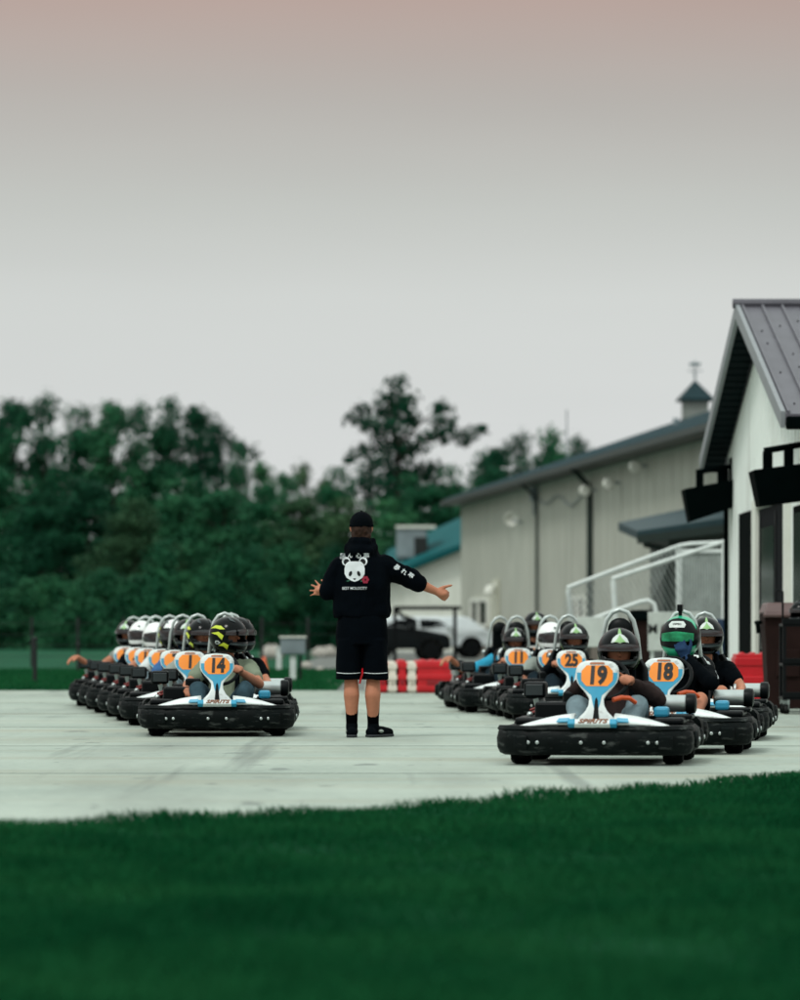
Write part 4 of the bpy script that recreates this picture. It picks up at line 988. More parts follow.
def helmet(kind, parent=None):
    open_ = kind in ('emblem', 'neon', 'plain')
    base = {'emblem': 'helmet_black', 'neon': 'helmet_black', 'plain': 'helmet_black', 'white': 'helmet_white', 'mixed': 'helmet_black', 'teal': 'helmet_teal'}[kind]
    vs, fs = make_helmet_shell(open_); h = MB().add(vs, fs).build('helmet', M[base], parent, smooth=True)
    s = h.modifiers.new('t', 'SOLIDIFY'); s.thickness = .018; s.offset = -1
    band = [(-62, -17), (62, -17), (66, -4), (60, 14), (0, 19), (-60, 14), (-66, -4)]
    if open_:
        hpoly([(-60, 1), (60, 1), (58, 13), (30, 16), (0, 17), (-30, 16), (-58, 13)], .010, 'visor', M['visor'], h)
        hpoly([(-50, -26), (50, -26), (44, -21), (-44, -21)], .004, 'chin_trim', M['helmet_grey'], h)
        hpoly([(-20, -48), (20, -48), (26, -36), (-26, -36)], .004, 'chin_vent', M['helmet_grey'], h)
    elif kind == 'teal':
        hpoly([(-44, -9), (44, -9), (47, 10), (0, 14), (-47, 10)], .008, 'visor', M['visor_green'], h)
        hpoly([(-62, -20), (0, -24), (62, -20), (66, 16), (52, 44), (24, 54), (0, 57), (-24, 54), (-52, 44), (-66, 16)], .004, 'brow_panel', M['helmet_black'], h)
        hpoly([(-20, 24), (20, 24), (26, 33), (20, 43), (-20, 43), (-26, 33)], .007, 'white_badge', M['emblem_white'], h)
        vs, fs = text_mesh('VSPEC', .016, .03, 0, 0, 1.1)
        MB().add([hsurf(x/.11, R(33)+y/.13, .009) for x, y, z in vs], fs).build('badge_writing', M['digit'], h)
        hpoly([(62, -30), (84, -30), (96, 20), (80, 42), (66, 20)], .004, 'dark_side', M['helmet_black'], h); hpoly([(-84, -30), (-62, -30), (-66, 20), (-80, 42), (-96, 20)], .004, 'dark_side', M['helmet_black'], h)
        MB().tube([(0, -.01, .13), (0, -.01, .165)], .012, n=8).build('camera_mount', M['black_plastic'], h); MB().box((0, -.012, .185), (.034, .045, .045)).build('action_camera', M['black_plastic'], h, bevel=.006)
    else:
        hpoly(band, .005, 'visor', M['visor'], h)
        hpoly([(-24, -44), (24, -44), (30, -30), (-30, -30)], .004, 'chin_vent', M['black_plastic'], h)
        if kind == 'white': hpoly([(8, 31), (16, 31), (18, 37), (12, 42), (6, 37)], .004, 'badge', M['helmet_grey'], h)
        else: hpoly([(-40, 24), (40, 24), (30, 60), (0, 72), (-30, 60)], .004, 'crown_panel', M['helmet_white'], h)
    if kind in ('emblem',):
        hpoly([(-6, 38), (-4, 66), (4, 66), (6, 38)], .005, 'stripe', M['emblem_green'], h)
        hpoly([(-21, 19), (-9, 21), (0, 17), (9, 21), (21, 19), (18, 30), (10, 38), (0, 43), (-10, 38), (-18, 30)], .010, 'emblem', M['emblem_white'], h)
        hpoly([(-13, 20), (-5, 20), (0, 18), (5, 20), (13, 20), (4, 31), (0, 40), (-4, 31)], .0125, 'emblem_core', M['emblem_green'], h)
        for sg in (-1, 1): hpoly([(sg*70, -30), (sg*74, -12), (sg*62, -32), (sg*52, -46), (sg*60, -46)], .004, 'side_line', M['emblem_green'], h)
    if kind in ('neon', 'mixed'):
        for sg in (-1, 1):
            hpoly([(sg*62, 20), (sg*78, 32), (sg*104, 34), (sg*128, 22), (sg*100, 24), (sg*80, 20)], .005, 'neon_flash', M['neon'], h)
            hpoly([(sg*66, 0), (sg*84, 12), (sg*118, 8), (sg*90, 2), (sg*72, -14)], .005, 'neon_flash', M['neon'], h)
            hpoly([(sg*50, -28), (sg*66, -22), (sg*92, -34), (sg*70, -34), (sg*56, -44)], .005, 'neon_flash', M['neon'], h)
            hpoly([(sg*78, -22), (sg*86, -16), (sg*96, -16), (sg*102, -22), (sg*96, -28), (sg*86, -28)], .008, 'oval_badge', M['emblem_white'], h)
            hpoly([(sg*84, -22), (sg*88, -19), (sg*94, -19), (sg*97, -22), (sg*94, -25), (sg*88, -25)], .0095, 'oval_core', M['helmet_grey'], h)
            hpoly([(sg*20, 40), (sg*34, 62), (sg*60, 74), (sg*42, 50)], .005, 'grey_flash', M['helmet_grey'], h)
    return h
HELM = {}
def put_helmet(kind, parent, loc, rot, s=1.0):
    if kind not in HELM:
        HELM[kind] = helmet(kind, parent); h = HELM[kind]
    else: h = copy_tree(HELM[kind], parent)
    h.location = loc; h.rotation_euler = rot; h.scale = (s, s, s); return h

# ------------------------------------------------------------------ hands
def hand_pts(b, w, d, up, kind='relax', s=1.0, side=1):
    """palm + five fingers from wrist w along d, back of the hand towards up"""
    d = d.normalized(); up = (up-d*up.dot(d)).normalized(); sd = d.cross(up)*side     # sd points to the thumb side
    pc = w+d*.045*s; b.cap(w, w+d*.035*s, .027*s, .034*s, 10)
    b.ball(pc+d*.012*s, (.040*s, .040*s, .026*s), 12, 8)
    b.cap(w+d*.07*s+sd*.026*s, w+d*.07*s-sd*.03*s, .017*s, .015*s, 10)
    L3 = (.036, .041, .039, .031)
    for i in range(4):
        off = (.030-.020*i)*s; base = w+d*(.080-.004*abs(i-1.2))*s+sd*off; r = (.0098-.0006*abs(i-1))*s; l = L3[i]*s
        if kind in ('fist', 'fistup'): ang = (R(55), R(150), R(225))
        elif kind == 'grip': ang = (R(35), R(100), R(165))
        elif kind == 'spread': ang = (R(5), R(14), R(22))
        else: ang = (R(22), R(48), R(72))
        p = base-d*.03*s; fan = (.20-.15*i)*(1.9 if kind == 'spread' else .5); pts = [p, base]
        for q, a in enumerate(ang):
            dr = (d*math.cos(a)-up*math.sin(a)+sd*fan*max(0, math.cos(a))).normalized(); base = base+dr*l*(1, .72, .55)[q]; pts.append(base)
        b.chain(pts, [r*1.15, r*1.05, r, r*.92, r*.8], 8)
    t0 = w+d*.022*s+sd*.026*s
    if kind in ('fist',): dirs = [(sd*.55+d*.65-up*.1), (sd*.35+d*.9+up*.15), (sd*.2+d*.95+up*.25)]
    elif kind == 'fistup': dirs = [(sd*.75+d*.65), (sd*.6+d*.8), (sd*.55+d*.85)]
    else: dirs = [(sd*.7+d*.6-up*.15), (sd*.45+d*.85-up*.15), (sd*.35+d*.9-up*.2)]
    pts = [w+d*.012*s+sd*.012*s, t0]
    for q, a in enumerate(dirs): pts.append(pts[-1]+a.normalized()*(.036, .032, .026)[q]*s)
    b.chain(pts, [.017*s, .016*s, .0135*s, .0115*s, .009*s], 8)

# ------------------------------------------------------------------ seated drivers
def driver(k, spec):
    """spec: top, lean, yaw, helmet, shirt, sleeve(long/short/none), skin, trousers(long/short), arms, label"""
    g = spec.get; top = g('top', .97); ox = SX; lean = g('lean', .02); sc = g('sc', 1.0)
    p = empty('person', k.location, k.rotation_euler.z); tag(p, g('label'), 'person', 'seated kart drivers')
    skin = M[g('skin', 'skin')]
    hc = Vector((ox+lean, .36, top-.160*sc)); V = Vector
    sh = hc.z-.250; shw = .185*sc
    pel = V((ox, .33, .20)); chest = V((ox+lean*.5, .43, sh-.10)); neck = V((ox+lean*.8, .40, sh+.03))
    arms = []
    for sg in (-1, 1):
        S = V((ox+lean*.6+sg*shw, .40, sh-.02)); mode = g('arm_l' if sg < 0 else 'arm_r', 'wheel')
        if mode == 'wheel': E_ = V((ox+sg*.29, .10, .42)); W_ = V((.03+sg*.165, -.10, .53)); d = V((-sg*.12, -.8, .35)); up = V((sg*.5, -.2, .8)); hk = 'grip'
        elif mode == 'out': E_ = V((ox+sg*.37, .22, .53)); W_ = V((-.42 if sg < 0 else .5, .20, .575)); d = V((sg*.5, -.8, -.25)); up = V((0, -.2, 1)); hk = 'relax'
        elif mode == 'far': E_ = V((ox+sg*.44, .30, sh-.17)); W_ = V((ox+sg*.64, .16, .555)); d = V((sg*.95, -.3, -.25)); up = V((0, -.2, 1)); hk = 'relax'
        elif mode == 'lap': E_ = V((ox+sg*.30, .20, .40)); W_ = V((ox+sg*.16, -.04, .44)); d = V((-sg*.5, -.7, -.3)); up = V((sg*.2, -.3, .9)); hk = 'relax'
        elif mode == 'rest': E_ = V((ox+sg*.31, .22, .42)); W_ = V((ox+sg*.33, -.02, .385)); d = V((-sg*.2, -.9, -.2)); up = V((sg*.3, 0, 1)); hk = 'relax'
        elif mode == 'chin': E_ = V((ox+sg*.24, .02, .50)); W_ = V((hc.x+sg*.045, .165, hc.z-.150)); d = V((-sg*.35, .05, .9)); up = V((0, -1, .1)); hk = 'relax'
        arms.append((sg, S, E_, W_, d, up, hk))
    legs = []
    for sg in (-1, 1):
        Hh = V((ox+sg*.095, .28, .20)); K = V((ox*.6+sg*.20, -.15, .375)); A = V((ox*.3+sg*.16, -.47, .17)); T = V((ox*.3+sg*.165, -.60, .235)); legs.append((sg, Hh, K, A, T))
    # body: one surface
    b = MB(); b.ball(hc+V((0, .0, 0)), (.084*sc, .104*sc, .125*sc), 16, 12); b.cap(hc+V((0, -.02, -.06)), hc+V((0, -.03, -.085)), .06*sc, .048*sc)
    yaw = g('yaw', 0.0); fd = V((math.sin(yaw), -math.cos(yaw), 0))
    b.cap(hc+fd*.098*sc+V((0, 0, .005)), hc+fd*.117*sc+V((0, 0, -.025)), .010, .014, 8)   # nose
    b.cap(neck, hc+V((0, .02, -.06)), .056, .055); b.chain([pel, (pel+chest)/2, chest, neck], [.13, .125, .13, .06])
    for sg, S, E_, W_, d, up, hk in arms:
        b.chain([chest+V((sg*.1, 0, .05)), S, E_], [.07, .058, .043], 10); b.chain([E_, E_.lerp(W_, .35), W_], [.042, .043, .029], 10)
        if not g('gloves'): hand_pts(b, W_, d, up, hk, 1.0, sg)
    for sg, Hh, K, A, T in legs: b.chain([Hh, K], [.08, .058]); b.chain([K, K.lerp(A, .3), A], [.055, .055, .038])
    body = remesh(b, 'body', skin, p, .0105, 2)
    ey = mat('eye', '#15100e', rough=.2)
    if g('helmet') in ('emblem', 'neon', 'plain'):
        rt = V((fd.y, -fd.x, 0))*-1
        for sg in (-1, 1): MB().ball(hc+fd*.097*sc+rt*.033*sg*sc+V((0, 0, .010)), (.011, .008, .006), 8, 6).build('eye', ey, body, smooth=True)
    # shirt
    sm = M[g('shirt', 'cloth_black')]; sl_ = g('sleeve', 'short'); b = MB()
    b.chain([pel+V((0, 0, .02)), (pel+chest)/2+V((0, .0, 0)), chest], [.155, .155, .158]); b.cap(chest+V((-.09, 0, .03)), chest+V((.09, 0, .03)), .125, .125)
    b.cap(chest, neck-V((0, 0, .01)), .12, .068)
    for sg, S, E_, W_, d, up, hk in arms:
        b.cap(chest+V((sg*.08, 0, .04)), S, .10, .076)
        if sl_ == 'short': b.cap(S, S.lerp(E_, .62), .076, .068)
        elif sl_ == 'long': b.chain([S, E_, W_.lerp(E_, .06)], [.076, .062, .044])
        else: b.cap(S, S.lerp(E_, .03), .07, .066)
    s_ = remesh(b, 'shirt', sm, p, .012, 2); wrinkle(s_, .010, 14, random.random()*50); wrinkle(s_, .004, 40, random.random()*50)
    if g('stripe'):
        for sg, S, E_, W_, d, up, hk in arms:
            if sg > 0:
                bv = BVHTree.FromPolygons([v.co for v in s_.data.vertices], [tuple(f.vertices) for f in s_.data.polygons]); q = MB(); ax = (E_-S); pts = []
                for i in range(9):
                    c = S-ax*.18+ax*(.95*i/8)
                    row = []
                    for a in (-.016, .016):
                        o = c+V((.10, -.16, .02))+V((a, 0, 0)); hit = bv.ray_cast(o, (c+V((a, 0, 0))-o).normalized()); row.append((hit[0] or c)+V((.3, -.6, .1))*.008)
                    pts.append(row)
                q.add([x for r in pts for x in r], [(2*i, 2*i+1, 2*i+3, 2*i+2) for i in range(8)]); q.build('stripe', M['print_white'], s_)
    # trousers
    b = MB(); b.cap(pel+V((-.06, 0, 0)), pel+V((.06, 0, 0)), .15, .15)
    for sg, Hh, K, A, T in legs:
        if g('trousers', 'long') == 'long': b.chain([Hh, K, A], [.105, .076, .055])
        else: b.cap(Hh, Hh.lerp(K, .8), .108, .088)
    t_ = remesh(b, 'trousers' if g('trousers', 'long') == 'long' else 'shorts', M[g('tmat', 'denim')], p, .012, 2); wrinkle(t_, .009, 16, random.random()*50)
    for sg, Hh, K, A, T in legs:
        b = MB(); b.chain([A+V((0, .05, -.03)), A+V((0, -.02, -.0)), T+V((0, 0, .0)), T+V((0, -.05, .03))], [.04, .046, .042, .032]); remesh(b, 'shoe', M[g('shoe', 'cloth_grey')], p, .010, 2)
    if g('gloves'):
        for sg, S, E_, W_, d, up, hk in arms:
            b = MB(); b.cap(W_.lerp(E_, .12), W_, .042, .036); hand_pts(b, W_, d, up, hk, 1.12, sg); remesh(b, 'glove', M[g('gloves')], p, .007, 2)
    put_helmet(g('helmet', 'emblem'), p, hc, (g('pitch', 0.0), g('roll', 0.0), yaw), sc*1.17)
    return p

def kart_at(xf, yf, yaw, num, klabel, spec):
    """front bumper centre at (xf, yf); yaw turns the nose"""
    d = Vector((math.sin(yaw), math.cos(yaw), 0))        # from nose to tail
    o = kart_at.first and KART or copy_tree(KART, None, skip=('number',)); kart_at.first = False
    o.location = Vector((xf, yf, .006))+d*.90; o.rotation_euler = (0, 0, -yaw)
    tag(o, klabel, 'go-kart', 'go-karts lined up on the concrete'); add_number(o, num)
    return driver(o, spec)
kart_at.first = True
YL = -0.05
PLATES = {228: 217, 238: 224, 202: 190, 188: 175, 173: 162, 156: 148, 142: 138, 129: 126}
def place(yf, plate_px, head_px, k=.05):           # nose position and driver's lean from the seen plate and helmet
    xf = (plate_px-400)*(yf+.45)/F + .45*k; xh = (head_px-400)*(yf+1.26)/F
    return xf, xh-xf+1.26*k-SX
left = [
 (32.8, 228, '14', .99, dict(helmet='neon', yaw=.9, shirt='cloth_sage', sleeve='short', tmat='denim', arm_l='rest', arm_r='wheel', lean=.035), 'go-kart numbered 14 at the front of the left row, nearest the standing man', 'driver of kart 14 in a sage t-shirt, neon flashed black helmet turned sideways'),
 (34.65, 238, '8', .99, dict(helmet='neon', yaw=.6, shirt='cloth_black', sleeve='short', tmat='denim_dark', arm_r='rest'), 'go-kart mostly hidden directly behind kart 14, its silver silencer showing at the right', 'driver in a black t-shirt mostly hidden behind the driver of kart 14'),
 (36.45, 202, '1', .985, dict(helmet='neon', yaw=.3, shirt='cloth_grey', sleeve='short', tmat='denim_light', arm_l='rest'), 'go-kart with a plate reading 1, the plate nearest left of number 14', 'driver in a neon streaked helmet and grey shirt directly behind kart 1'),
 (38.25, 188, '7', .985, dict(helmet='emblem', yaw=-.1, shirt='cloth_blue', sleeve='short', tmat='denim_light', arm_l='lap'), 'go-kart of the driver in the blue shirt in the left row', 'driver in a blue shirt and light jeans with a black helmet in the left row'),
 (40.05, 173, '5', .985, dict(helmet='mixed', yaw=.0, shirt='cloth_white', sleeve='short', tmat='denim_light', arm_l='rest'), 'go-kart of the driver in the white shirt in the left row', 'driver in a white shirt and black and white helmet in the left row'),
 (41.85, 156, '17', .955, dict(helmet='white', yaw=.05, shirt='cloth_black', sleeve='none', tmat='denim_dark', arm_l='rest', skin='skin'), 'third go-kart from the far end of the left row, white helmeted driver', 'white helmeted driver in a black sleeveless top, third from the left row end'),
 (43.65, 142, '2', .975, dict(helmet='white', yaw=-.45, shirt='cloth_black', sleeve='short', tmat='denim_dark', arm_l='rest', skin='skin_dark'), 'second go-kart from the far end of the left row, its driver in a white helmet', 'driver whose white helmet turns left, second from the far end of the left row'),
 (45.45, 129, '7', .985, dict(helmet='emblem', yaw=-.35, shirt='cloth_grey', sleeve='none', tmat='denim_dark', arm_l='far'), 'last go-kart at the far end of the left row, with the plate reading 7', 'bare armed driver reaching one arm out at the end of the left row'),
]
for yf, px, num, top, sp_, kl, dl in left:
    xf, ln = place(yf, PLATES[px], px); sp_.update(top=top, label=dl, lean=ln); kart_at(xf, yf, YL, num, kl, sp_)
YR = math.atan(.13)
right = [
 (25.9, 592, YR, '19', dict(helmet='emblem', yaw=.12, shirt='cloth_brown', sleeve='long', tmat='denim_light', top=.895, lean=.01), 'go-kart numbered 19, the nearest one at the front of the right group', 'driver of kart 19 in a dark brown top, black helmet with pale emblem'),
 (28.2, 660, YR, '18', dict(helmet='teal', yaw=-.12, shirt='cloth_black', sleeve='long', tmat='cloth_black', trousers='short', gloves='glove_blue', arm_r='chin', top=.985, stripe=True, lean=.0, skin='skin'), 'go-kart numbered 18 at the right, just behind kart 19', 'driver of kart 18 in black, teal helmet, blue glove at the chin'),
 (31.6, 686, YR, '6', dict(helmet='emblem', yaw=.1, shirt='cloth_black', sleeve='short', tmat='cloth_black', trousers='short', top=.985, arm_r='rest'), 'go-kart behind kart 18 at the right, beside the red barrier block', 'driver in a black top and black helmet mostly hidden behind the driver of kart 18'),
 (38.2, 571, YL, '25', dict(hp=574, helmet='emblem', yaw=.05, shirt='cloth_black', sleeve='long', tmat='denim_dark', top=.945, lean=.0), 'go-kart numbered 25 just left of kart 19', 'driver of kart 25 in a black long sleeved top and black helmet'),
 (40.1, 552, YL, '21', dict(hp=551, helmet='white', yaw=.0, shirt='cloth_grey', sleeve='long', tmat='denim_dark', arm_l='rest', top=.955, lean=-.02), 'go-kart of the white helmeted driver between karts 11 and 25', 'driver in a white helmet and pale grey sleeves between karts 11 and 25'),
 (42.0, 518, YL, '11', dict(hp=515, helmet='emblem', yaw=.0, shirt='cloth_black', sleeve='short', tmat='denim_dark', top=.90, lean=-.07, sc=.94), 'go-kart numbered 11 on the left side of the right group', 'small driver of kart 11 in a black shirt with a black helmet and pale emblem'),
 (43.95, 510, -.15, '3', dict(hp=514, helmet='plain', yaw=.1, shirt='cloth_cyan', sleeve='short', tmat='denim_dark', top=.96, lean=.06, arm_l='far'), 'leftmost go-kart of the right group, behind kart 11', 'driver in a cyan shirt stretching a bare arm to the left behind kart 11'),
 (46.3, 537, YL, '4', dict(helmet='emblem', yaw=.05, shirt='cloth_black', sleeve='long', tmat='denim_dark', top=1.09, lean=.02), 'go-kart at the very back of the right group, hidden behind karts 11 and 21', 'driver in black sitting highest at the back of the right group, black helmet'),
]
for yf, px, yw, num, sp_, kl, dl in right:
    sp_['label'] = dl; xf = (px-400)*yf/F
    if 'hp' in sp_: xf, sp_['lean'] = place(yf, px, sp_.pop('hp'), -yw)
    kart_at(xf, yf, yw, num, kl, sp_)
# only karts 18 and 19 show the orange padded bar
for o in [o for o in scene.objects if o.name.startswith('padded_bar')]:
    if not any(t in o.parent['label'] for t in ('numbered 18', 'numbered 19')): bpy.data.objects.remove(o)
# helmet left on the cart
h = helmet('neon'); h.name = 'spare_helmet'; h.location = (CART.location.x-.02, CART.location.y, .93+.128); h.rotation_euler = (0, 0, -.9)
tag(h, 'black and neon yellow helmet lying on top of the black cart', 'helmet')

# ------------------------------------------------------------------ the standing marshal, seen from behind (faces +Y)
def marshal():
    Y = 32.75; V = Vector
    p = empty('person', ((362-400)*Y/F, Y, .006)); tag(p, 'man standing with his back turned in a black hooded top with a panda print', 'person')
    hc = V((-.005, .02, 1.715)); b = MB()
    b.ball(hc, (.079, .098, .122), 18, 14); b.cap(hc+V((0, .03, -.07)), hc+V((0, .05, -.09)), .062, .05)
    b.cap(hc+V((0, .10, -.01)), hc+V((0, .118, -.04)), .011, .014, 8)
    for sg in (-1, 1): b.ball(hc+V((sg*.084, -.005, -.012)), (.012, .022, .034), 10, 8, (0, R(14)*sg, 0))
    b.cap((-.003, .0, 1.50), hc+V((0, -.005, -.06)), .066, .062)
    b.chain([(0, 0, 1.0), (0, .01, 1.2), (0, .01, 1.36)], [.10, .095, .10]); b.cap((-.12, .01, 1.40), (.12, .01, 1.40), .06, .06)
    LS, LE, LW = V((-.175, 0, 1.42)), V((-.282, -.01, 1.20)), V((-.292, .16, 1.185))
    RS, RE, RW = V((.18, 0, 1.42)), V((.405, .03, 1.285)), V((.605, .10, 1.195))
    b.chain([(-.12, 0, 1.43), LS, LE], [.055, .052, .045]); b.chain([LE, LE.lerp(LW, .3), LW], [.046, .047, .032])
    b.chain([(.12, 0, 1.43), RS, RE], [.055, .052, .045]); b.chain([RE, RE.lerp(RW, .3), RW], [.046, .047, .032])
    hand_pts(b, LW, V((-.62, .45, .22)), V((-.25, -1, .2)), 'spread', 1.12, 1)
    # right fist: back of the hand to the camera, thumb up and out
    d = V((.9, .1, -.38)).normalized(); hand_pts(b, RW, d, V((.05, -1, .1)), 'fistup', 1.12, -1 if (d.cross(V((.05, -1, .1)))).z < 0 else 1)
    legs = []
    for sg, kx, ax, ay, tx in ((-1, -.085, -.083, 0, -.085), (1, .088, .092, .02, .16)):
        Hh = V((sg*.09, 0, .92)); K = V((kx+sg*.004, .015, .48)); C = V((kx, -.025, .345)); A = V((ax, ay-.01, .075)); legs.append((sg, Hh, K, C, A, tx))
        b.chain([Hh, K, C, A.lerp(C, .25), A], [.095, .056, .066, .043, .034])
        b.cap(A+V((0, -.02, -.03)), A+V(((tx-ax)*1.2, .13, -.05)), .033, .028)
    body = remesh(b, 'body', M['skin'], p, .0085, 3)
    # hooded top
    b = MB()
    prof = [(.985, .222, .135), (1.03, .232, .142), (1.15, .232, .145), (1.28, .232, .148), (1.36, .226, .145), (1.43, .195, .130), (1.49, .150, .112), (1.545, .118, .10), (1.60, .104, .098)]
    vs = []; fs = []; n = 28
    for z, rx, ry in prof:
        for j in range(n): a = 2*math.pi*j/n; vs.append((-.003+rx*math.copysign(abs(math.cos(a))**.85, math.cos(a)), ry*math.copysign(abs(math.sin(a))**.85, math.sin(a)), z))
    for i in range(len(prof)-1):
        for j in range(n): fs.append((i*n+j, i*n+(j+1) % n, (i+1)*n+(j+1) % n, (i+1)*n+j))
    fs += [tuple(range(n))[::-1], tuple(range((len(prof)-1)*n, len(prof)*n))]; b.add(vs, fs)
    b.chain([(-.12, 0, 1.37), LS+V((.0, 0, -.02)), LE, LE.lerp(LW, .52)], [.105, .088, .078, .062]); b.chain([(.12, 0, 1.37), RS+V((0, 0, -.02)), RE.lerp(RS, .1), RE.lerp(RW, .26)], [.105, .095, .084, .066])
    b.chain([(-.10, -.02, 1.55), (-.065, -.085, 1.525), (.06, -.085, 1.525), (.095, -.02, 1.55)], [.045, .05, .05, .045]); b.chain([(-.085, .0, 1.605), (-.05, -.07, 1.60), (.045, -.07, 1.60), (.08, .0, 1.605)], [.034, .036, .036, .034])
    hood_ = remesh(b, 'hooded_top', M['cloth_hoodie'], p, .010, 3); wrinkle(hood_, .018, 8, 3.0); wrinkle(hood_, .008, 22, 8.0)
    bv = BVHTree.FromPolygons([v.co for v in hood_.data.vertices], [tuple(f.vertices) for f in hood_.data.polygons])
    def on_back(x, z, off): hit = bv.ray_cast(V((x, -1, z)), V((0, 1, 0))); y = hit[0].y if hit[0] is not None else -.15; return (x, y-off, z)
    def decal(polys, off, m, name, sub=2):
        bm = bmesh.new()
        for pts in polys: bm.faces.new([bm.verts.new((x, z, 0)) for x, z in pts])
        bmesh.ops.triangulate(bm, faces=bm.faces[:])
        for _ in range(sub): bmesh.ops.subdivide_edges(bm, edges=bm.edges[:], cuts=1, use_grid_fill=True)
        vs = [on_back(v.co.x, v.co.y, off) for v in bm.verts]; bm.verts.index_update(); fs = [tuple(v.index for v in f.verts) for f in bm.faces]; bm.free()
        return MB().add(vs, fs).build(name, m, hood_)
    def pz(py): return (738-py)/122.0
    def pxx(px): return (px-362)/122.0
    cx, cz = pxx(354.8), pz(571.5)
    def ell(x, z, a, c, rot=0, n=18): return [(x+a*math.cos(t)*math.cos(rot)-c*math.sin(t)*math.sin(rot), z+a*math.cos(t)*math.sin(rot)+c*math.sin(t)*math.cos(rot)) for t in [2*math.pi*i/n for i in range(n)]]
    face = [(-.050, .072), (.050, .072), (.074, .05), (.083, .01), (.082, -.03), (.064, -.062), (.028, -.085), (0, -.094), (-.028, -.085), (-.064, -.062), (-.082, -.03), (-.083, .01), (-.074, .05)]
    decal([[(cx+x, cz+z) for x, z in face]], .005, M['print_white'], 'panda_print', 3)
    decal([ell(cx-.070, cz+.073, .034, .036), ell(cx+.070, cz+.073, .034, .036)], .003, M['print_white'], 'ear_print', 2)
    decal([ell(cx-.066, cz+.068, .024, .026), ell(cx+.066, cz+.068, .024, .026)], .0045, M['print_black'], 'ear_print', 2)
    decal([ell(cx-.034, cz-.028, .013, .022, -.35), ell(cx+.034, cz-.028, .013, .022, .35)], .007, M['print_black'], 'eye_print', 2)
    decal([[(cx-.013, cz-.066), (cx+.013, cz-.066), (cx+.004, cz-.08), (cx-.004, cz-.08)]], .007, M['print_black'], 'nose_print', 2)
    fl = []
    for i in range(6): a = i*math.pi/3; fl.append(ell(cx+.088+.018*math.cos(a), cz-.078+.02*math.sin(a), .013, .013, a, 8))
    decal(fl, .0075, M['print_red'], 'flower_print', 1)
    decal([[(cx-.07, cz-.088), (cx-.045, cz-.078), (cx-.035, cz-.086), (cx-.055, cz-.094)], [(cx+.045, cz-.088), (cx+.062, cz-.080), (cx+.07, cz-.09), (cx+.055, cz-.096)]], .0055, mat('print_green', '#1f5a44', rough=.8), 'leaf_print', 1)
    def write(s, size, x0, z0, bold, name, arc=0.0, sx=1.0):
        vs, fs = text_mesh(s, size, bold, 0, 0, sx); MB().add([on_back(x0+x, z0+y-arc*x*x, .006) for x, y, z in vs], fs).build(name, M['print_white'], hood_)
    for ch, dx, dz, sz in (('暴', -.098, .112, .052), ('ん', -.038, .117, .044), ('心', .032, .117, .046), ('夢', .096, .112, .052)): write(ch, sz, cx+dx, cz+dz, .012, 'print_lettering')
    write('BEST MOLOCITY', .031, cx, pz(589.6), .010, 'print_lettering', 0, .88)
    # sleeve writing on the right arm
    bvs = []
    for ch, t, sz in (('暴', .34, .05), ('れ', .60, .05), ('夢', .84, .052)):
        c = RS.lerp(RE, t)+V((.028, 0, .012)); vs, fs = text_mesh(ch, sz, .015, 0); bvs = []
        ca, sa = math.cos(R(-36)), math.sin(R(-36))
        for x, y, z in vs: bvs.append(on_back(c.x+x*ca-y*sa, c.z+x*sa+y*ca, .006))
        MB().add(bvs, fs).build('sleeve_lettering', M['print_white'], hood_)
    # shorts
    b = MB(); vs = []; fs = []; prof = [(1.03, .19, .125), (.95, .205, .135), (.85, .212, .14), (.76, .213, .138)]
    b2 = []
    for z, rx, ry in prof:
        for j in range(n): a = 2*math.pi*j/n; vs.append((rx*math.copysign(abs(math.cos(a))**.9, math.cos(a)), ry*math.sin(a), z))
    for i in range(len(prof)-1):
        for j in range(n): fs.append((i*n+j, i*n+(j+1) % n, (i+1)*n+(j+1) % n, (i+1)*n+j))
    fs += [tuple(range(n))[::-1], tuple(range((len(prof)-1)*n, len(prof)*n))]; b.add(vs, fs)
    for sg in (-1, 1):
        vs = []; fs = []; pr = [(.80, .105, .128, .102), (.70, .106, .125, .104), (.60, .107, .12, .106), (.50, .108, .116, .107), (.472, .109, .115, .108)]
        for z, c, ry, rx in pr:
            for j in range(n): a = 2*math.pi*j/n; vs.append((sg*c+rx*math.copysign(abs(math.cos(a))**.85, math.cos(a)), ry*math.sin(a), z))
        for i in range(len(pr)-1):
            for j in range(n): fs.append((i*n+j, i*n+(j+1) % n, (i+1)*n+(j+1) % n, (i+1)*n+j))
        fs += [tuple(range(n))[::-1], tuple(range((len(pr)-1)*n, len(pr)*n))]; b.add(vs, fs)
    sh = remesh(b, 'shorts', M['cloth_hoodie'], p, .009, 2); wrinkle(sh, .010, 11, 31.0)
    bv = BVHTree.FromPolygons([v.co for v in sh.data.vertices], [tuple(f.vertices) for f in sh.data.polygons])
    for x0, x1 in ((-.205, -.012), (.015, .207)):
        pts = [on_back(x0+(x1-x0)*i/14, .528-.006*math.sin(i/14*3.1), .003) for i in range(15)]; MB().tube(pts, .003, n=5).build('white_piping', M['print_white'], sh)
    MB().tube([on_back(.004, .56, .002), (.004, -.10, .52), (-.012, -.07, .47), (-.018, -.06, .44)], .008, n=6).build('red_tag', M['red_plastic'], sh)
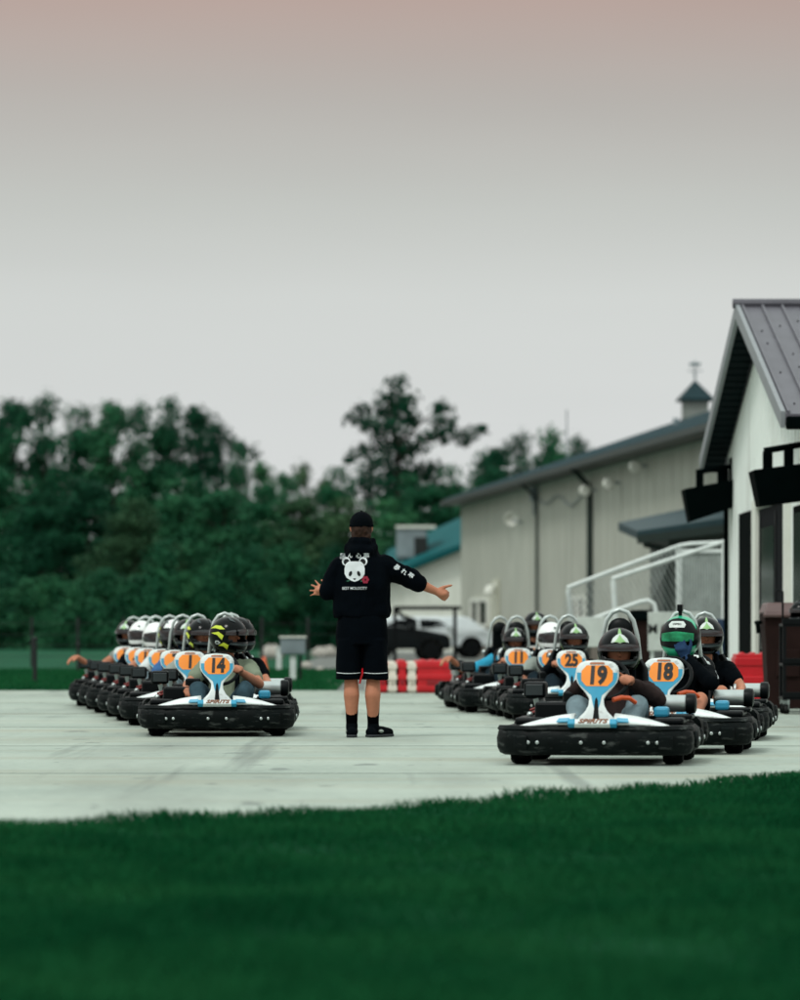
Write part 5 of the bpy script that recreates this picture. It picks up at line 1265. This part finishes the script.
    for sg, Hh, K, C, A, tx in legs:
        b = MB(); b.chain([A+V((0, 0, .19)), A.lerp(C, .25)+V((0, 0, .02)), A+V((0, 0, 0))], [.055, .05, .046]); remesh(b, 'sock', M['sock'], p, .008, 2)
        b = MB(); dx = tx-A.x; b.chain([A+V((-dx*.3, -.06, -.035)), A+V((0, .02, -.028)), A+V((dx*1.1, .10, -.035)), A+V((dx*1.9, .17, -.042))], [.044, .052, .048, .038]); b.cap(A+V((0, -.01, 0)), A+V((0, 0, .03)), .05, .05)
        s_ = remesh(b, 'shoe', M['cloth_black'], p, .008, 2)
        for v in s_.data.vertices: v.co.z = max(v.co.z, .004)
        q = MB(); q.chain([A+V((-dx*.3, -.062, -.063)), A+V((dx*1.9, .17, -.063))], [.046, .042], 12); q.v = [(x, y, max(.002, min(.022, z))) for x, y, z in q.v]; q.build('sole', mat('sole', '#20262a', rough=.8), s_)
        q = MB(); q.ball(A+V((sg*.030+dx*.5, -.015, -.026)), (.022, .045, .014), 10, 6); q.build('shoe_patch', M['cloth_grey'], s_, smooth=True)
    # cap worn backwards over dark hair
    b = MB(); b.ball(hc+V((0, -.006, -.02)), (.088, .104, .108), 18, 12); b.cap(hc+V((-.05, -.06, -.075)), hc+V((.05, -.06, -.075)), .032, .032)
    hr = remesh(b, 'hair', M['hair'], p, .008, 2)
    for v in hr.data.vertices:
        if v.co.y > hc.y+.03 and v.co.z < hc.z+.03: v.co.y = hc.y+.03
    wrinkle(hr, .010, 50, 2)
    b = MB(); b.ball(hc+V((0, -.004, .035)), (.096, .112, .100), 20, 14); b.v = [(x, y, max(z, hc.z+.024-.012*(y < 0))) for x, y, z in b.v]
    cp = b.build('cap', M['cloth_black'], p, smooth=True)
    MB().lathe([(.098, 0), (.1, .004), (.1, .018), (.098, .022)], (hc.x, hc.y-.004, hc.z+.006), 'z', 24).build('cap_band', M['cloth_hoodie'], cp)
    MB().prism([(-.07, .07), (.07, .07), (.075, .13), (.05, .175), (0, .19), (-.05, .175), (-.075, .13)], 0, .008, lambda x, y, t: (hc.x+x, hc.y+y, hc.z+.018+t-.6*max(0, y-.1)**1.2)).build('cap_peak', M['cloth_black'], cp)
    MB().ball(hc+V((0, 0, .138)), (.010, .010, .006), 8, 6).build('cap_button', M['cloth_black'], cp)
    return p
marshal()
